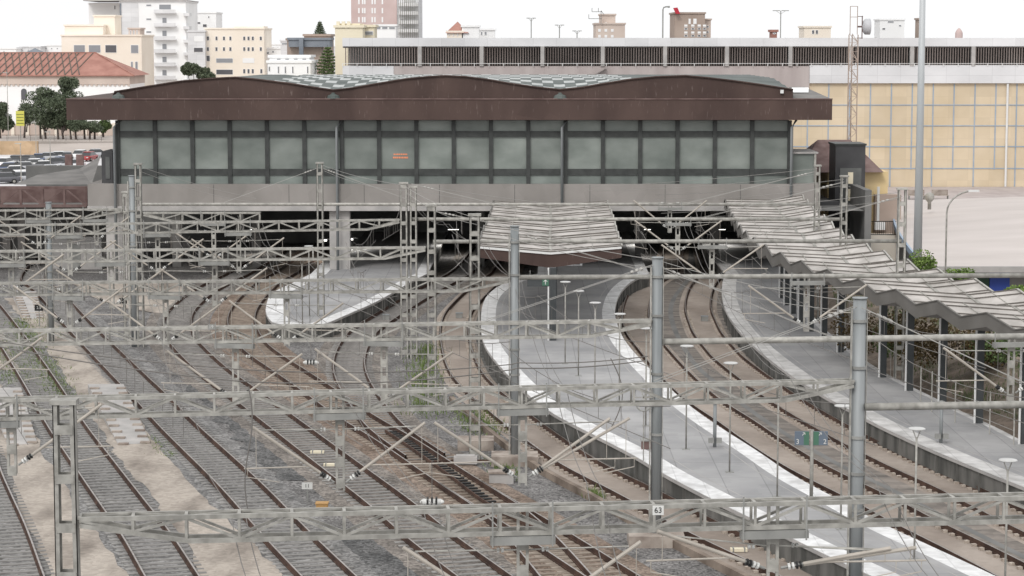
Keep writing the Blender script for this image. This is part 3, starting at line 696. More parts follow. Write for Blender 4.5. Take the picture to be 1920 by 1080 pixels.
while x < cx1: m.bar((x,YC-.2,zz(124)),(x,YC-.2,zz(119)),.07); x += 1.66
m.build('railing', M['lamp_white'], t)
wall_x0 = x2_+.02-14
m = MB(); m.box(Q(1480,200,YC).x,cx1,YC+.3,YC+1,zz(362),zz(156)-.005); m.build('panel_wall', M['ochre'], t)
m = MB(); px = 1515
while px < 2100:
    x = Q(px,200,YC).x; m.box(x-.06,x+.06,YC+.24,YC+.297,zz(318 if int(px/39)%2 else 350),zz(157)); px += 39.2
for py in (197,236,275,316): m.box(Q(1480,200,YC).x,cx1,YC+.236,YC+.293,zz(py)-.05,zz(py)+.05)
m.build('panel_joint', M['blue_seam'], t)
x = Q(1889,200,YC).x; m = MB(); m.tube([(x,YC+.1,zz(350)),(x,YC+.1,zz(157))],.13,8); m.build('downpipe', M['lamp_white'], t)
# terrace in front of the car park with benches
zt = Q(0,362,YC-6).z
m = MB(); m.box(Q(1490,300,250).x,85,205,YC+.2,-.5,zt+.3); m.build('terrace', M['pink_conc'])['kind'] = 'structure'
ztop = zt+.3
bench = None
for i, px in enumerate((1718,1762)):
    q = Q(px,350,235); 
    if bench is None:
        bench = thing('bench', (q.x,235,ztop), 'left wooden bench back on the terrace below the ochre wall', 'bench', 'benches on the terrace')
        m = MB(); 
        for k in range(4): m.box(q.x-.85,q.x+.85,234.9,235,ztop+.45+k*.14,ztop+.57+k*.14)
        m.build('backrest', M['concrete_warm'], bench)
        m = MB(); m.box(q.x-.85,q.x+.85,234.3,234.88,ztop+.40,ztop+.45); m.build('seat', M['concrete_warm'], bench)
        for sx in (-.8,.8): m = MB(); m.box(q.x+sx-.04,q.x+sx+.04,234.3,235,ztop,ztop+.399); m.build('leg', M['galv_dark'], bench)
    else:
        b2 = copy_tree(bench); b2.location = (q.x,235,ztop); b2['label'] = 'right wooden bench back on the terrace below the ochre wall'

# ---------------------------------------------------------------- white shell building on the right
def shell():
    t = thing('shell_roof_hall', (38,150,0), 'low hall with pale curved shell roof, grey edge beam and blue end panel', 'hall')
    A = [(1730,500,3.3),(1728,470,3.9),(1700,420,4.2),(1668,388,4.2)]
    yN, yF = 147, 205
    m = MB(); n = 16; k = 14; vs = []
    for i in range(n+1):
        s_ = i/n; y = yN+(yF-yN)*s_
        xl = Q(1735,487,yN).x*(1-s_)+Q(1683,380,yF).x*s_-3.0*math.sin(math.pi*min(1,s_))*.35
        for j in range(k+1):
            u = j/k; x = xl+(75-xl)*u
            z = 3.35+ (Q(0,376,yF).z-3.35)*s_ + .9*math.sin(math.pi*s_)*min(1,u*3+.25) + u*1.2*s_
            vs.append((x,y,z))
    fs = [(i*(k+1)+j,i*(k+1)+j+1,(i+1)*(k+1)+j+1,(i+1)*(k+1)+j) for i in range(n) for j in range(k)]
    m.add(vs, fs); m.build('roof', M['shell'], t, True)
    m = MB(); m.box(Q(1735,0,yN).x,75,yN-.3,yN+.4,2.95,3.345); m.build('edge_beam', M['concrete'], t)
    m = MB()
    for i in range(n):
        a_ = vs[i*(k+1)]; b_ = vs[(i+1)*(k+1)]; m.bar((a_[0]-.05,a_[1],a_[2]-.12),(b_[0]-.05,b_[1],b_[2]-.12),.15,.4)
    m.build('side_beam', M['blue_seam'], t)
    m = MB(); m.add([(vs[i*(k+1)][0]+.3,vs[i*(k+1)][1],0) for i in (0,8,16)]+[(vs[i*(k+1)][0]+.3,vs[i*(k+1)][1],vs[i*(k+1)][2]-.3) for i in (0,8,16)],[(0,1,4,3),(1,2,5,4)])
    m.box(Q(1760,0,yN+1).x,75,yN+1,yN+1.3,0,2.94); m.build('wall', M['interior_grey'], t)
    x0_ = Q(1873,0,yN).x; x1_ = Q(1911,0,yN).x; m = MB(); m.box(x0_,x1_,yN+.8,yN+.997,.3,2.93); m.build('end_panel', M['blue'], t)
    m = MB(); m.box(Q(1805,0,yN).x,x0_-.02,yN+.85,yN+.997,.3,2.93); m.build('shutter', M['green_dark'], t)
    x_,z_ = Q(1743,370,185).x, Q(0,370,185).z
    t3 = thing('roof_fan', (x_,185,z_-1), 'small round metal ventilator on the left end of the shell roof', 'ventilator')
    m = MB(); m.lathe((x_,185,z_-1),[(.15,0),(.15,.6),(.34,.8),(.4,1.05),(.32,1.3),(.05,1.42)],12); m.build('ball', M['galv'], t3, True)
shell()

# tall tapered mast at right
o = P(1717,650,0); zt = 28
t = thing('floodlight_mast', (o.x,o.y,0), 'very tall smooth tapered grey mast right of the lift tower', 'mast')
m = MB(); m.tube([(o.x,o.y,0),(o.x,o.y,zt)], .29, 20, .13); m.build('pole', M['pole_pale'], t, True)
m = MB(); m.lathe((o.x,o.y,0),[(.45,0),(.45,.05),(.3,.06)],16); m.build('base_plate', M['galv_dark'], t)
# curved street lamp in front of the shell roof
o = Q(1773,500,135); zb_ = 0; t = thing('street_lamp', (o.x,135,0), 'curved arm street lamp standing in front of the pale shell roof', 'street lamp')
m = MB(); zt = Q(0,400,135).z; pts = [(o.x,135,0),(o.x,135,zt)]
for k in range(1,7): a_ = k/6*math.pi/2*.9; pts.append((o.x+1.5*(1-math.cos(a_)),135,zt+1.35*math.sin(a_)))
m.tube(pts,.055,8); m.build('pole', M['galv'], t, True)
e = pts[-1]; m = MB(); m.box(e[0],e[0]+.65,134.9,135.1,e[2]-.04,e[2]+.08); m.build('lamp_head', M['lamp_white'], t)

# ---------------------------------------------------------------- canopies
def canopy(left, width, label, fold=.5, amp=.45, period=4.7, z0=6.0, vdrop=.35, front=None, skew=None, fasc=.62, vl=None):
    L = resample(left, period/8); Rr = offset(L, -width)   # travelling towards the camera, image-right
    if skew: Rr = [p+Vector(skew(p.y)).normalized()*width for p in L]
    t = thing('platform_canopy', (L[-1].x, L[-1].y, 0), label, 'canopy')
    n = len(L); K = 10; vs = []; nn = []
    def zig(i): ph = (i % 8)/8; return amp*(1-abs(ph*2-1))
    def vz(u): return (vdrop if vl is None else vl)*(fold-u)/fold if u < fold else vdrop*(u-fold)/(1-fold)
    m = MB()
    for i in range(n):
        for j in range(K+1):
            u = j/K; p = L[i].lerp(Rr[i], u); vs.append((p.x,p.y,z0+zig(i)+vz(u)))
    fs = [(i*(K+1)+j,i*(K+1)+j+1,(i+1)*(K+1)+j+1,(i+1)*(K+1)+j) for i in range(n-1) for j in range(K)]
    m.add(vs, fs); m.build('roof_sheet', M['canopy'], t)
    m = MB()
    for i in range(0, n, 1):
        big = i % 8 == 0
        if i % 8 in (2, 6) : continue
        w = .10 if big else .045
        a = vs[i*(K+1)]; b = vs[i*(K+1)+int(K*fold)]; c = vs[i*(K+1)+K]; up = Vector((0,0,.03))
        m.bar(Vector(a)+up, Vector(b)+up, w, .05); m.bar(Vector(b)+up, Vector(c)+up, w, .05)
    m.build('roof_rib_shadow', M['canopy_rib_shadow'], t)
    m = MB()
    for u in (.2, fold, .8):
        m = MB(); j = round(K*u)
        for i in range(n-1): m.bar(Vector(vs[i*(K+1)+j])+Vector((0,0,.02)), Vector(vs[(i+1)*(K+1)+j])+Vector((0,0,.02)), .05 if u != fold else .16, .03)
        m.build('gutter_seam', M['galv'], t)
    for side, j in (('l',0),('r',K)):
        m = MB(); off = offset(L, .05) if side == 'l' else offset(Rr, -.05)
        for i in range(n-1):
            a = off[i]; b = off[i+1]; za = vs[i*(K+1)+j][2]+.06; zc = vs[(i+1)*(K+1)+j][2]+.06
            m.add([(a.x,a.y,za-fasc),(b.x,b.y,zc-fasc),(b.x,b.y,zc),(a.x,a.y,za)], [(0,1,2,3)])
            m.bar((a.x,a.y,za),(b.x,b.y,zc),.09,.05)
        m.build('edge_fascia', M['fascia_grey'] if side == 'l' else M['galv'], t)
    # soffit
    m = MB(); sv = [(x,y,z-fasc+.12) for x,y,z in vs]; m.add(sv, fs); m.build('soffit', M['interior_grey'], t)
    if front:
        m = MB(); a = L[-1]; b = Rr[-1]; c = a.lerp(b, fold)
        for p, q, zp, zq in ((a,c,z0+vdrop,z0),(c,b,z0,z0+vdrop)):
            m.add([(p.x,p.y-.05,zp-.35-(.25 if p is a else .5)),(q.x,q.y-.05,zq-.35-(.5 if p is a else .25)),(q.x,q.y-.05,zq),(p.x,p.y-.05,zp)], [(0,1,2,3)])
        m.build('front_fascia', M['corten'], t)
        m = MB(); m.bar((a.x,a.y-.08,z0+vdrop),(c.x,c.y-.08,z0),.1,.12); m.bar((c.x,c.y-.08,z0),(b.x,b.y-.08,z0+vdrop),.1,.12); m.build('front_trim', M['lamp_white'], t)
    return t
c2 = canopy([(-1.3,167),(-1.5,150),(-1.8,140),(-1.9,130.5)], 8.3, 'square ribbed canopy with rust brown front over the middle platform', front=True, period=4.5, amp=.28, z0=5.75)
c3l = [(15.9,167),(15.0,152),(14.3,138),(14.4,127),(15.2,118),(16.7,109.6),(17.7,105),(18.7,100.6),(19.9,96),(21.3,91.5),(22.8,87)]
c3 = canopy(c3l, 5.6, 'long zigzag canopy sweeping over the right hand platform', fold=.62, z0=6.0, vl=.06, skew=lambda y: (1,-.5*min(1,max(0,(150-y)/35))))
def post(px, pybase, ztop, parent, w=.28, side=1):
    b = P(px, pybase, PZ); m = MB(); m.box(b.x-w/2,b.x+w/2,b.y-w/2,b.y+w/2,PZ,ztop); m.build('post', M['poly_grey'], parent)
    m = MB(); m.tube([(b.x-w/2-.09,b.y-.1,PZ),(b.x-w/2-.09,b.y-.1,ztop)],.05,6); m.build('downpipe', M['lamp_white'], parent)
for px, py in ((1467,559),(1476,572),(1488,588),(1503,603),(1521,621),(1546,632),(1577,660),(1656,707),(1706,732),(1768,754),(1836,793),(1920,832)):
    post(px, py, 5.6, c3)
post(1037,638,5.2,c2,.36); post(1040,560,5.2,c2,.3)

# ---------------------------------------------------------------- platform lamps
lamp_px = [(1060,528),(1085,545),(1116,567),(1162,588),(1212,615),(1288,648),(1370,680),(1460,715),(1580,760),(1719,803),(1890,862)]
names = ['first','second','third','fourth','fifth','sixth','seventh','eighth','ninth','tenth','eleventh']
proto = None
def lamp_at(p, h, label, group):
    global proto
    if proto is None:
        r = thing('platform_lamp', (0,0,0), label, 'lamp post', group)
        m = MB(); m.tube([(0,0,0),(0,0,4.1)],.034,8); m.build('pole', M['galv'], r, True)
        m = MB(); m.lathe((0,0,4.36),[(.05,-.03),(.27,0),(.30,.02),(.26,.05),(.05,.06)],14); m.build('lamp_head', M['galv_light'], r, True)
        m = MB(); m.bar((0,0,4.0),(-.13,0,4.36),.03); m.bar((0,0,4.0),(.13,0,4.36),.03); m.build('bracket', M['galv'], r)
        m = MB(); m.box(-.16,.16,-.16,.16,0,.02); m.build('base_plate', M['galv_dark'], r)
        proto = r
    else:
        r = copy_tree(proto); r['label'] = label; r['group'] = group
    r.location = p
    return r
for (px, py), nm in zip(lamp_px, names):
    q = P(px, py, PZ+4.4); lamp_at((q.x,q.y,PZ), 4.4, 'disc topped lamp post on the long curved platform, %s from the station' % nm, 'lamp posts along the middle platform')
for (px, py), nm in zip([(566,486),(579,461),(1165,590)][:2], ['left','right']):
    q = P(px, py, PZ+4.4); lamp_at((q.x,q.y,PZ), 4.4, '%s one of the two disc topped lamp posts on the pointed platform' % nm, 'lamp posts on the pointed platform')
# platform number sign
def text_obj(name, s_, size, loc, m, parent, rx=math.pi/2, ext=.004):
    cu = bpy.data.curves.new(name, 'FONT'); cu.body = s_; cu.size = size; cu.extrude = ext; cu.align_x = 'CENTER'; cu.align_y = 'CENTER'
    o = bpy.data.objects.new(name, cu); COL.objects.link(o)
    dg = bpy.context.evaluated_depsgraph_get(); me = bpy.data.meshes.new_from_object(o.evaluated_get(dg)); me.materials.clear(); me.materials.append(m)
    bpy.data.objects.remove(o); ob = bpy.data.objects.new(name, me); COL.objects.link(ob)
    o0 = ORG.get(parent.name, Vector((0,0,0))) if parent else Vector((0,0,0))
    ob.location = Vector(loc)-o0; ob.rotation_euler = (rx,0,0)
    if parent: ob.parent = parent
    return ob
b = P(1521, 936, PZ)
t = thing('platform_sign', (b.x,b.y,PZ), 'pair of blue grey track number boards reading 3 and 2 on one post', 'platform sign')
zt = Q(0,808,b.y).z; zl = Q(0,834,b.y).z
m = MB(); m.tube([(b.x,b.y,PZ),(b.x,b.y,zt+.05)],.07,10); m.build('post', M['galv'], t, True)
for i, (xa1, xb1) in enumerate(((1490,1517),(1525,1552))):
    x0_ = Q(xa1,820,b.y-.06).x; x1_ = Q(xb1,820,b.y-.06).x
    m = MB(); m.box(x0_,x1_,b.y-.09,b.y-.04,zl,zt); bd = m.build('board', M['sign_grey'], t)
    gx = (x1_-.2) if i == 0 else x0_; m = MB(); m.box(gx,gx+.2,b.y-.096,b.y-.091,zl+.01,zt-.01); m.build('green_panel', M['sign_green'], bd)
    tx = (x0_+.11) if i == 0 else (x1_-.11); text_obj('number', '3' if i == 0 else '2', .26, (tx,b.y-.1,zl+.13), M['porcelain'], bd)
    ar = MB(); ax = (x0_+x1_)/2+(.06 if i == 0 else -.02); az = zt-.1; ar.bar((ax-.05,b.y-.1,az-.05),(ax+.05,b.y-.1,az+.05),.02); ar.bar((ax-.03,b.y-.1,az+.05),(ax+.05,b.y-.1,az+.05),.02); ar.bar((ax+.05,b.y-.1,az-.03),(ax+.05,b.y-.1,az+.05),.02); ar.build('arrow', M['porcelain'], bd)
# exit sign under the middle canopy
q = Q(1014,529,125); t = thing('exit_sign', (q.x,125,q.z), 'dark exit sign with green panel and white arrow hanging under the middle canopy', 'sign')
m = MB(); m.box(q.x-.75,q.x+.55,125,125.08,q.z-.25,q.z+.25); m.build('board', M['poly_grey'], t)
m = MB(); m.box(q.x+.08,q.x+.45,124.96,124.998,q.z-.2,q.z+.2); m.build('green_panel', M['sign_green'], t)
m = MB(); m.bar((q.x+.26,124.95,q.z-.13),(q.x+.26,124.95,q.z+.13),.04); m.bar((q.x+.26,124.95,q.z+.13),(q.x+.16,124.95,q.z+.03),.035); m.bar((q.x+.26,124.95,q.z+.13),(q.x+.36,124.95,q.z+.03),.035); m.build('arrow', M['porcelain'], t)
m = MB(); [m.bar((q.x+dx,125.04,q.z+.25),(q.x+dx,125.04,5.3),.03) for dx in (-.6,.4)]; m.build('hanger', M['galv_dark'], t)
# loudspeaker / camera posts on platforms
for px, py, lab in ((1340,826,'short grey post with loudspeaker box near the right white edge of the middle platform'),(1764,818,'short grey post with loudspeaker box in the middle of the right hand platform')):
    b = P(px, py+12, PZ); h = 1.9 if px == 1340 else 1.7
    t = thing('speaker_post', (b.x,b.y,PZ), lab, 'speaker post')
    m = MB(); m.tube([(b.x,b.y,PZ),(b.x,b.y,PZ+h)],.075,10); m.build('post', M['galv_pole'], t, True)
    m = MB(); m.box(b.x-.28,b.x-.05,b.y-.25,b.y-.08,PZ+.2,PZ+.42); m.box(b.x+.05,b.x+.28,b.y-.25,b.y-.08,PZ+.2,PZ+.42); m.build('speaker', M['galv_dark'], t)
    m = MB(); m.lathe((b.x,b.y,PZ),[(.17,h),(.19,h+.06),(.05,h+.12)],10); m.build('cap', M['galv_dark'], t)

# ================================================================ OVERHEAD LINE
def lattice_mast_mb(x, y, h, w0=.5, w1=.42, d=.28, cw=.10, step=1.05, bh=.2, z0=0):
    m = MB()
    for s_ in (-1,1):
        for k in (-1,1):
            m.bar((x+s_*(w0-cw)/2,y+k*(d-.03)/2,z0),(x+s_*(w1-cw)/2,y+k*(d-.03)/2,h),cw,.03,up=(0,1,0))
        m.bar((x+s_*(w0-.02)/2,y,z0),(x+s_*(w1-.02)/2,y,h),.02,d,up=(0,1,0))
    z = z0+.35
    while z < h-.1:
        w = w0+(w1-w0)*(z-z0)/(h-z0)
        for k in (-1,1): m.box(x-w/2+.04,x+w/2-.04,y+k*(d/2)-.012+k*.008,y+k*(d/2)+.012+k*.008,z,z+bh)
        z += step
    m.box(x-w1/2-.05,x+w1/2+.05,y-d/2-.05,y+d/2+.05,h,h+.1)
    return m
def mast(parent, kind, x, y, h, w=.46, base=False, label=None):
    if kind == 'lattice': o = lattice_mast_mb(x,y,h,w0=w+.06,w1=w).build('mast', M['galv'], parent)
    else:
        m = MB(); m.tube([(x,y,0),(x,y,h)], w/2, 20); m.tube([(x,y,h),(x,y,h+.04)], w/2+.03, 20)
        o = m.build('mast', M['galv_pole'], parent, True)
        for p in o.data.polygons:
            if abs(p.normal.z) > .9: p.use_smooth = False
        m = MB(); m.bar((x-w/2-.05,y-.1,0),(x-w/2-.05,y-.1,h-.3),.05,.09); m.bar((x+w/2+.02,y-.05,0),(x+w/2+.02,y-.05,h-.3),.02,.10)
        m.build('cable_duct', M['galv'], o)
        for z in (h-.7,h-2.1,h-4.2,h-5.3,h-6.4):
            if z > .5: MB().tube([(x,y,z),(x,y,z+.09)], w/2+.045, 16).build('clamp_band', M['galv_dark'], o)
    if base:
        m = MB(); m.box(x-1.0,x+1.0,y-.75,y+.75,0,.42); m.build('concrete_footing', M['concrete_warm'], o)
    return o
def truss_mb(A, B, h=.52, d=.42, pan=1.12, taper0=0, taper1=0, cw=.075, z_off=0):
    m = MB(); A = Vector(A); B = Vector(B); D = B-A; L = D.length; u = D/L; nrm = Vector((-u.y,u.x,0)).normalized()
    up = Vector((0,0,1)); n = max(2, round(L/pan))
    def bot(s_):                                     # height of the bottom chord under the top one
        if taper0 and s_ < taper0: return h*(.25+.75*s_/taper0)
        if taper1 and s_ > L-taper1: return h*(.25+.75*(L-s_)/taper1)
        return h
    for k in (-1,1):
        o = nrm*(k*d/2)
        m.bar(A+o, B+o, cw, cw*1.25)
        br = [0]+([taper0] if taper0 else [])+([L-taper1] if taper1 else [])+[L]
        for a, b in zip(br, br[1:]): m.bar(A+u*a+o-up*bot(a+1e-6 if a==0 else a), A+u*b+o-up*bot(b), cw, cw*1.25)
        for i in range(n+1):
            s_ = L*i/n; p = A+u*s_+o
            if bot(s_) > .3*h: m.bar(p, p-up*bot(s_), .06, .06)
            if i < n:
                s2 = L*(i+1)/n; p2 = A+u*s2+o
                if (i % 2) == 0: m.bar(p-up*(.03), p2-up*(bot(s2)-.03), .055, .055)
                else: m.bar(p-up*(bot(s_)-.03), p2-up*.03, .055, .055)
    for i in range(n+1):
        s_ = L*i/n; p = A+u*s_
        m.bar(p-nrm*d/2+up*.02, p+nrm*d/2+up*.02, .07, .05)
        if bot(s_) > .3*h: m.bar(p-nrm*d/2-up*bot(s_), p+nrm*d/2-up*bot(s_), .05, .05)
        if i < n: m.bar(p+nrm*d/2*(1 if i%2 else -1)+up*.02, A+u*(L*(i+1)/n)+nrm*d/2*(-1 if i%2 else 1)+up*.02, .04, .04)
    return m
def insul(m, p, q, r=.085, n=3):
    p = Vector(p); q = Vector(q); d = (q-p)
    for k in range(n):
        c = p+d*((k+.5)/n); m.tube([c-d*.28/n, c+d*.28/n], r, 8)
def drop_post(parent, A, B, px, ptop_z, L=2.35, hang=.15, arms=('l','r'), alen=2.3, hw=.75, beam_drop=.52, tilt=(1.65,1.65), armz=0):
    # A,B: top-chord ends; px = photo column of the post
    A = Vector(A); B = Vector(B); u = (B-A).normalized(); u2 = Vector((u.x,u.y,0)).normalized()
    lo, hi = 0.0, 1.0
    # point on the beam seen at column px
    k = (px-960)/F; den = (B.x-A.x)-k*CA*(B.y-A.y)
    # approximate: depth along view axis
    s_ = (k*(A.y*CA+(CH-A.z)*SA)-A.x)/((B.x-A.x)-k*((B.y-A.y)*CA))
    c = A+(B-A)*s_; zt = c.z-beam_drop-hang
    r = MB()
    for sx in (-1,1):
        r.bar(c+u2*(sx*.1), c+u2*(sx*.1)+Vector((0,0,-L-beam_drop)), .065, .11, up=(0,1,0))
    z = zt-.02
    z = .0
    while z < L-.1:
        zz_ = c.z-beam_drop-hang-z
        r.bar(c+Vector((0,0,zz_-c.z-.13))-u2*.12, c+Vector((0,0,zz_-c.z-.13))+u2*.12, .14, .27); z += .62
    dp = r.build('drop_post', M['galv'], parent)
    m = MB(); hc = Vector((c.x,c.y-.25,zt)); m.bar(hc-u2*hw, hc+u2*hw, .2, .17)
    for sx in (-1,1): m.bar(hc+u2*(sx*(hw-.05))+Vector((0,-.12,-.12)), hc+u2*(sx*(hw-.05))+Vector((0,-.12,beam_drop+.35)), .035)
    m.build('hanger_beam', M['galv_dark'], dp)
    zb = c.z-beam_drop-L+.25+armz
    for k_, a in enumerate(arms):
        sg = -1 if a[0] == 'l' else 1
        al = alen*(1.25 if len(a) > 1 else 1); ri = tilt[0 if sg < 0 else 1]
        b0 = Vector((c.x,c.y-.05,zb))+u2*(sg*.18); b1 = b0+u2*(sg*al)+Vector((0,-.25,ri))
        d = (b1-b0).normalized()
        m = MB(); m.tube([b0+d*.5, b1+d*.12], .045, 8)
        arm = m.build('cantilever_arm', M['beige_arm'], parent)
        m = MB(); m.mi = 0; insul(m, b0+d*.14, b0+d*.32, .075, 2); m.mi = 1; insul(m, b0+d*.32, b0+d*.48, .08, 2); m.mi = 2; m.tube([b0, b0+d*.5], .035, 6)
        m.build('insulator', [M['porcelain'], M['black'], M['galv_dark']], arm)
        # top tie with white insulators
        ty = Vector((c.x,c.y-.05,zb+(1.55 if ri > 1 else .5))); te = b0+d*((b1-b0).length*.93)
        te2 = Vector((te.x, te.y, zb+1.62 if ri > 1 else te.z))
        m = MB(); m.tube([ty+u2*(sg*.12), te2], .018, 5); m.build('tie_rod', M['galv'], arm)
        m = MB(); insul(m, ty+u2*(sg*.40), ty+u2*(sg*.58), .055, 2); m.build('insulator', M['porcelain'], arm)
        # registration arm
        r0 = b0+d*((b1-b0).length*.30); r1 = Vector((b1.x, b1.y, r0.z+.02))+u2*(sg*.35)
        m = MB(); m.tube([r0, r1], .022, 6); m.tube([r1-u2*(sg*.1), r1-u2*(sg*.1)+Vector((0,0,-.25)), r1-u2*(sg*1.0)+Vector((0,0,-.42))], .014, 5)
        m.tube([b1, Vector((b1.x,b1.y,r0.z))], .009, 4)
        m.build('registration_arm', M['beige_arm'], arm)
    return c
def stays(parent, top, ends, both=True):
    m = MB(); top = Vector(top)
    for e in ends:
        e = Vector(e)
        for dy in (-.12,.12):
            a = top+Vector((0,dy,-.15)); b = e+Vector((0,dy*2,0)); m.tube([a,b], .011, 5)
            d = (b-a); 
            insul(m, a+d*.08, a+d*.16, .04, 3)
    m.build('stay_rod', M['wire_light'], parent)
ZB = 8.0
def gpoint(px, py, Y=None): return P(px, py, ZB) if Y is None else Q(px, py, Y)
GL = {}
def portal(key, a, b, label, masts, posts, taper0=0, taper1=0, Ya=None, Yb=None, truss=True, stay=(), tuber=.1):
    A = gpoint(*a, Ya); B = gpoint(*b, Yb)
    mid = (A+B)/2
    mx, my = masts[0][1], None
    t = thing('lattice_gantry' if truss else 'tube_gantry', (mid.x, mid.y, 0), label, 'overhead gantry')
    def yat(x): s_ = (x-A.x)/(B.x-A.x); return A.y+(B.y-A.y)*s_, A.z+(B.z-A.z)*s_
    if truss: truss_mb(A, B, taper0=taper0, taper1=taper1).build('beam', M['galv'], t)
    else:
        m = MB(); m.tube([A,B], tuber, 10); o = m.build('beam', M['galv'], t, True)
    for kind, px, pytop, w, base in masts:
        # solve position: on the line of the beam at column px
        k = (px-960)/F; s_ = (k*(A.y*CA+(CH-A.z)*SA)-A.x)/((B.x-A.x)-k*((B.y-A.y)*CA))
        c = A+(B-A)*s_; y = c.y+.02
        h = Q(px, pytop, y).z
        y2 = y+(.35 if kind == 'tube' else .3)*(0)
        mo = mast(t, kind, c.x, y2+(.0), h, w, base)
    for e in posts:
        px = e[0]; kw = e[1] if len(e) > 1 else {}
        drop_post(t, A, B, px, 0, **dict(dict(beam_drop=.52 if truss else .12), **kw))
    for (px, pytop, outs) in stay:
        k = (px-960)/F; s_ = (k*(A.y*CA+(CH-A.z)*SA)-A.x)/((B.x-A.x)-k*((B.y-A.y)*CA)); c = A+(B-A)*s_
        u = (B-A).normalized(); stays(t, (c.x,c.y,Q(px,pytop,c.y).z), [c+u*o+Vector((0,0,.1 if o < 0 or truss else .1)) for o in outs])
    GL[key] = (A, B)
    return t
portal('G1', (150,970), (2150,925), 'nearest lattice gantry, its left end on the ladder mast at the bottom left',
       [('lattice',125,757,.46,False)], [(980,{'L':2.2,'hw':.7,'arms':('l','r')}),(1450,{'L':2.2,'arms':('l','r','rr'),'tilt':(.9,.42),'armz':1.0})], taper0=2.3)
portal('G2', (-120,752), (1597,714), 'second lattice gantry from the front, ending at the thick tube mast on the right',
       [('tube',1610,560,.40,False)], [(637,{'alen':2.2}),(980,{'arms':('l','r','rr')}),(20,{'arms':('r',),'L':1.6,'hw':.3})], taper1=2.1, stay=[(1610,562,(-6.2,))])
portal('G3', (-120,622), (1222,601), 'third lattice gantry, ending at the tube mast on the big concrete footing',
       [('tube',1232,484,.38,True)], [(441,),(720,),(-40,{'arms':('r',),'L':1.6})], taper1=2.2, Ya=84, Yb=79.5, stay=[(1232,486,(-6.2,))])
portal('G4', (-100,532), (955,522), 'fourth lattice gantry, running left from the tube mast near the picture centre',
       [('tube',965,425,.36,True),('lattice',890,405,.46,False)], [(310,),(537,),(130,{'arms':('l','r'),'L':1.6})], taper1=2.0, Ya=100, Yb=95)
portal('G5', (-100,472), (797,464), 'fifth lattice gantry, ending at the tall ladder mast left of the square canopy',
       [('lattice',809,387,.44,False)], [(402,),(208,),(20,{'L':1.6})], taper1=2.0)
portal('G6', (-100,424), (748,412), 'sixth lattice gantry crossing in front of the dark undercroft, ending at the ladder mast pair',
       [('lattice',757,345,.42,False),('lattice',775,352,.40,False)], [(295,),(447,),(130,)], taper1=1.8)
portal('G7', (-100,396), (228,392), 'short lattice gantry at the far left edge, ending at a slim ladder mast',
       [('lattice',235,362,.34,False),('tube',91,380,.34,False)], [(72,{'L':1.8}),(180,{'L':1.5,'arms':('r',)})], taper1=2.0)
portal('G8', (270,399), (487,399), 'short square ended lattice gantry hung on the tall ladder mast by the left concrete pillar',
       [('lattice',260,309,.40,False),('tube',249,330,.40,False)], [(400,)], taper0=1.8)
portal('R8', (262,383), (1530,383), 'long thin tube beam with ladder masts crossing just in front of the station wall',
       [('lattice',600,307,.40,False),('lattice',1532,312,.36,False)], [(1256,{'L':1.6,'alen':2.0,'arms':('r','l')})], truss=False, tuber=.09, stay=[(600,309,(-6,6)),(1532,316,(-8,))])
portal('R7', (768,411), (1582,411), 'tube beam gantry whose right ladder mast stands before the lift tower',
       [('lattice',1582,332,.40,False)], [(1271,{'L':1.9,'alen':2.2})], truss=False, stay=[(1582,336,(-8,)),(772,340,(8,))])
portal('R6', (812,453), (1690,452), 'tube beam gantry passing over the square canopy to a ladder mast beside the tall mast',
       [('lattice',1690,356,.44,False)], [(1335,{'L':2.0})], truss=False, stay=[(1690,362,(-8,)),(812,390,(7,))])
portal('R5', (970,520), (2050,516), 'tube beam gantry running right from the centre tube mast above the zigzag canopy',
       [('tube',2052,420,.36,False)], [(1513,{'L':2.2})], truss=False, Ya=95, Yb=97, tuber=.105, stay=[(966,430,(6,))])
portal('R3', (1238,641), (2080,628), 'tube beam gantry running right from the mast on the big footing',
       [('lattice',2080,540,.36,False)], [(1897,{'L':2.2})], truss=False, Ya=79.6, Yb=81, tuber=.115, stay=[(1232,490,(6.3,))])
portal('R2', (1622,763), (2150,755), 'nearest tube beam, running right from the thick tube mast',
       [('tube',2150,600,.38,False)], [], truss=False, Ya=65.8, Yb=66.5, tuber=.115, stay=[(1610,566,(6.2,))])
# guide pulley and bracket on the mast B, small wheel
q = Q(1207,745,79.2)
t = thing('tension_wheel', (q.x,79.2,q.z), 'round grey tensioning wheel hanging beside the tube mast on the big footing', 'tension wheel')
m = MB(); pts = [(q.x+.34*math.cos(a*math.pi/10),79.2,q.z+.5*math.sin(a*math.pi/10)) for a in range(21)]; m.tube(pts,.03,6,cap=False); m.build('rim', M['galv_dark'], t)
m = MB(); [m.bar((q.x,79.2,q.z),(q.x+.34*math.cos(a),79.2,q.z+.5*math.sin(a)),.03) for a in (0,1.05,2.1,3.14,4.2,5.25)]; m.build('spoke', M['galv'], t)
m = MB(); m.bar((q.x,79.2,q.z),(q.x+.35,79.3,q.z),.06); m.tube([(q.x,79.2,q.z-.5),(q.x,79.2,q.z-2.3)],.02,5); m.build('bracket', M['galv'], t)
# extra footings
for px, py, lab in ((892,842,'square concrete footing on grey ballast under the ladder mast near the centre'),):
    b = P(px, py); t = tag(MB().box(b.x-.8,b.x+.8,b.y-.45,b.y+.9,0,.45).build('concrete_footing', M['concrete_warm']), lab, 'footing')
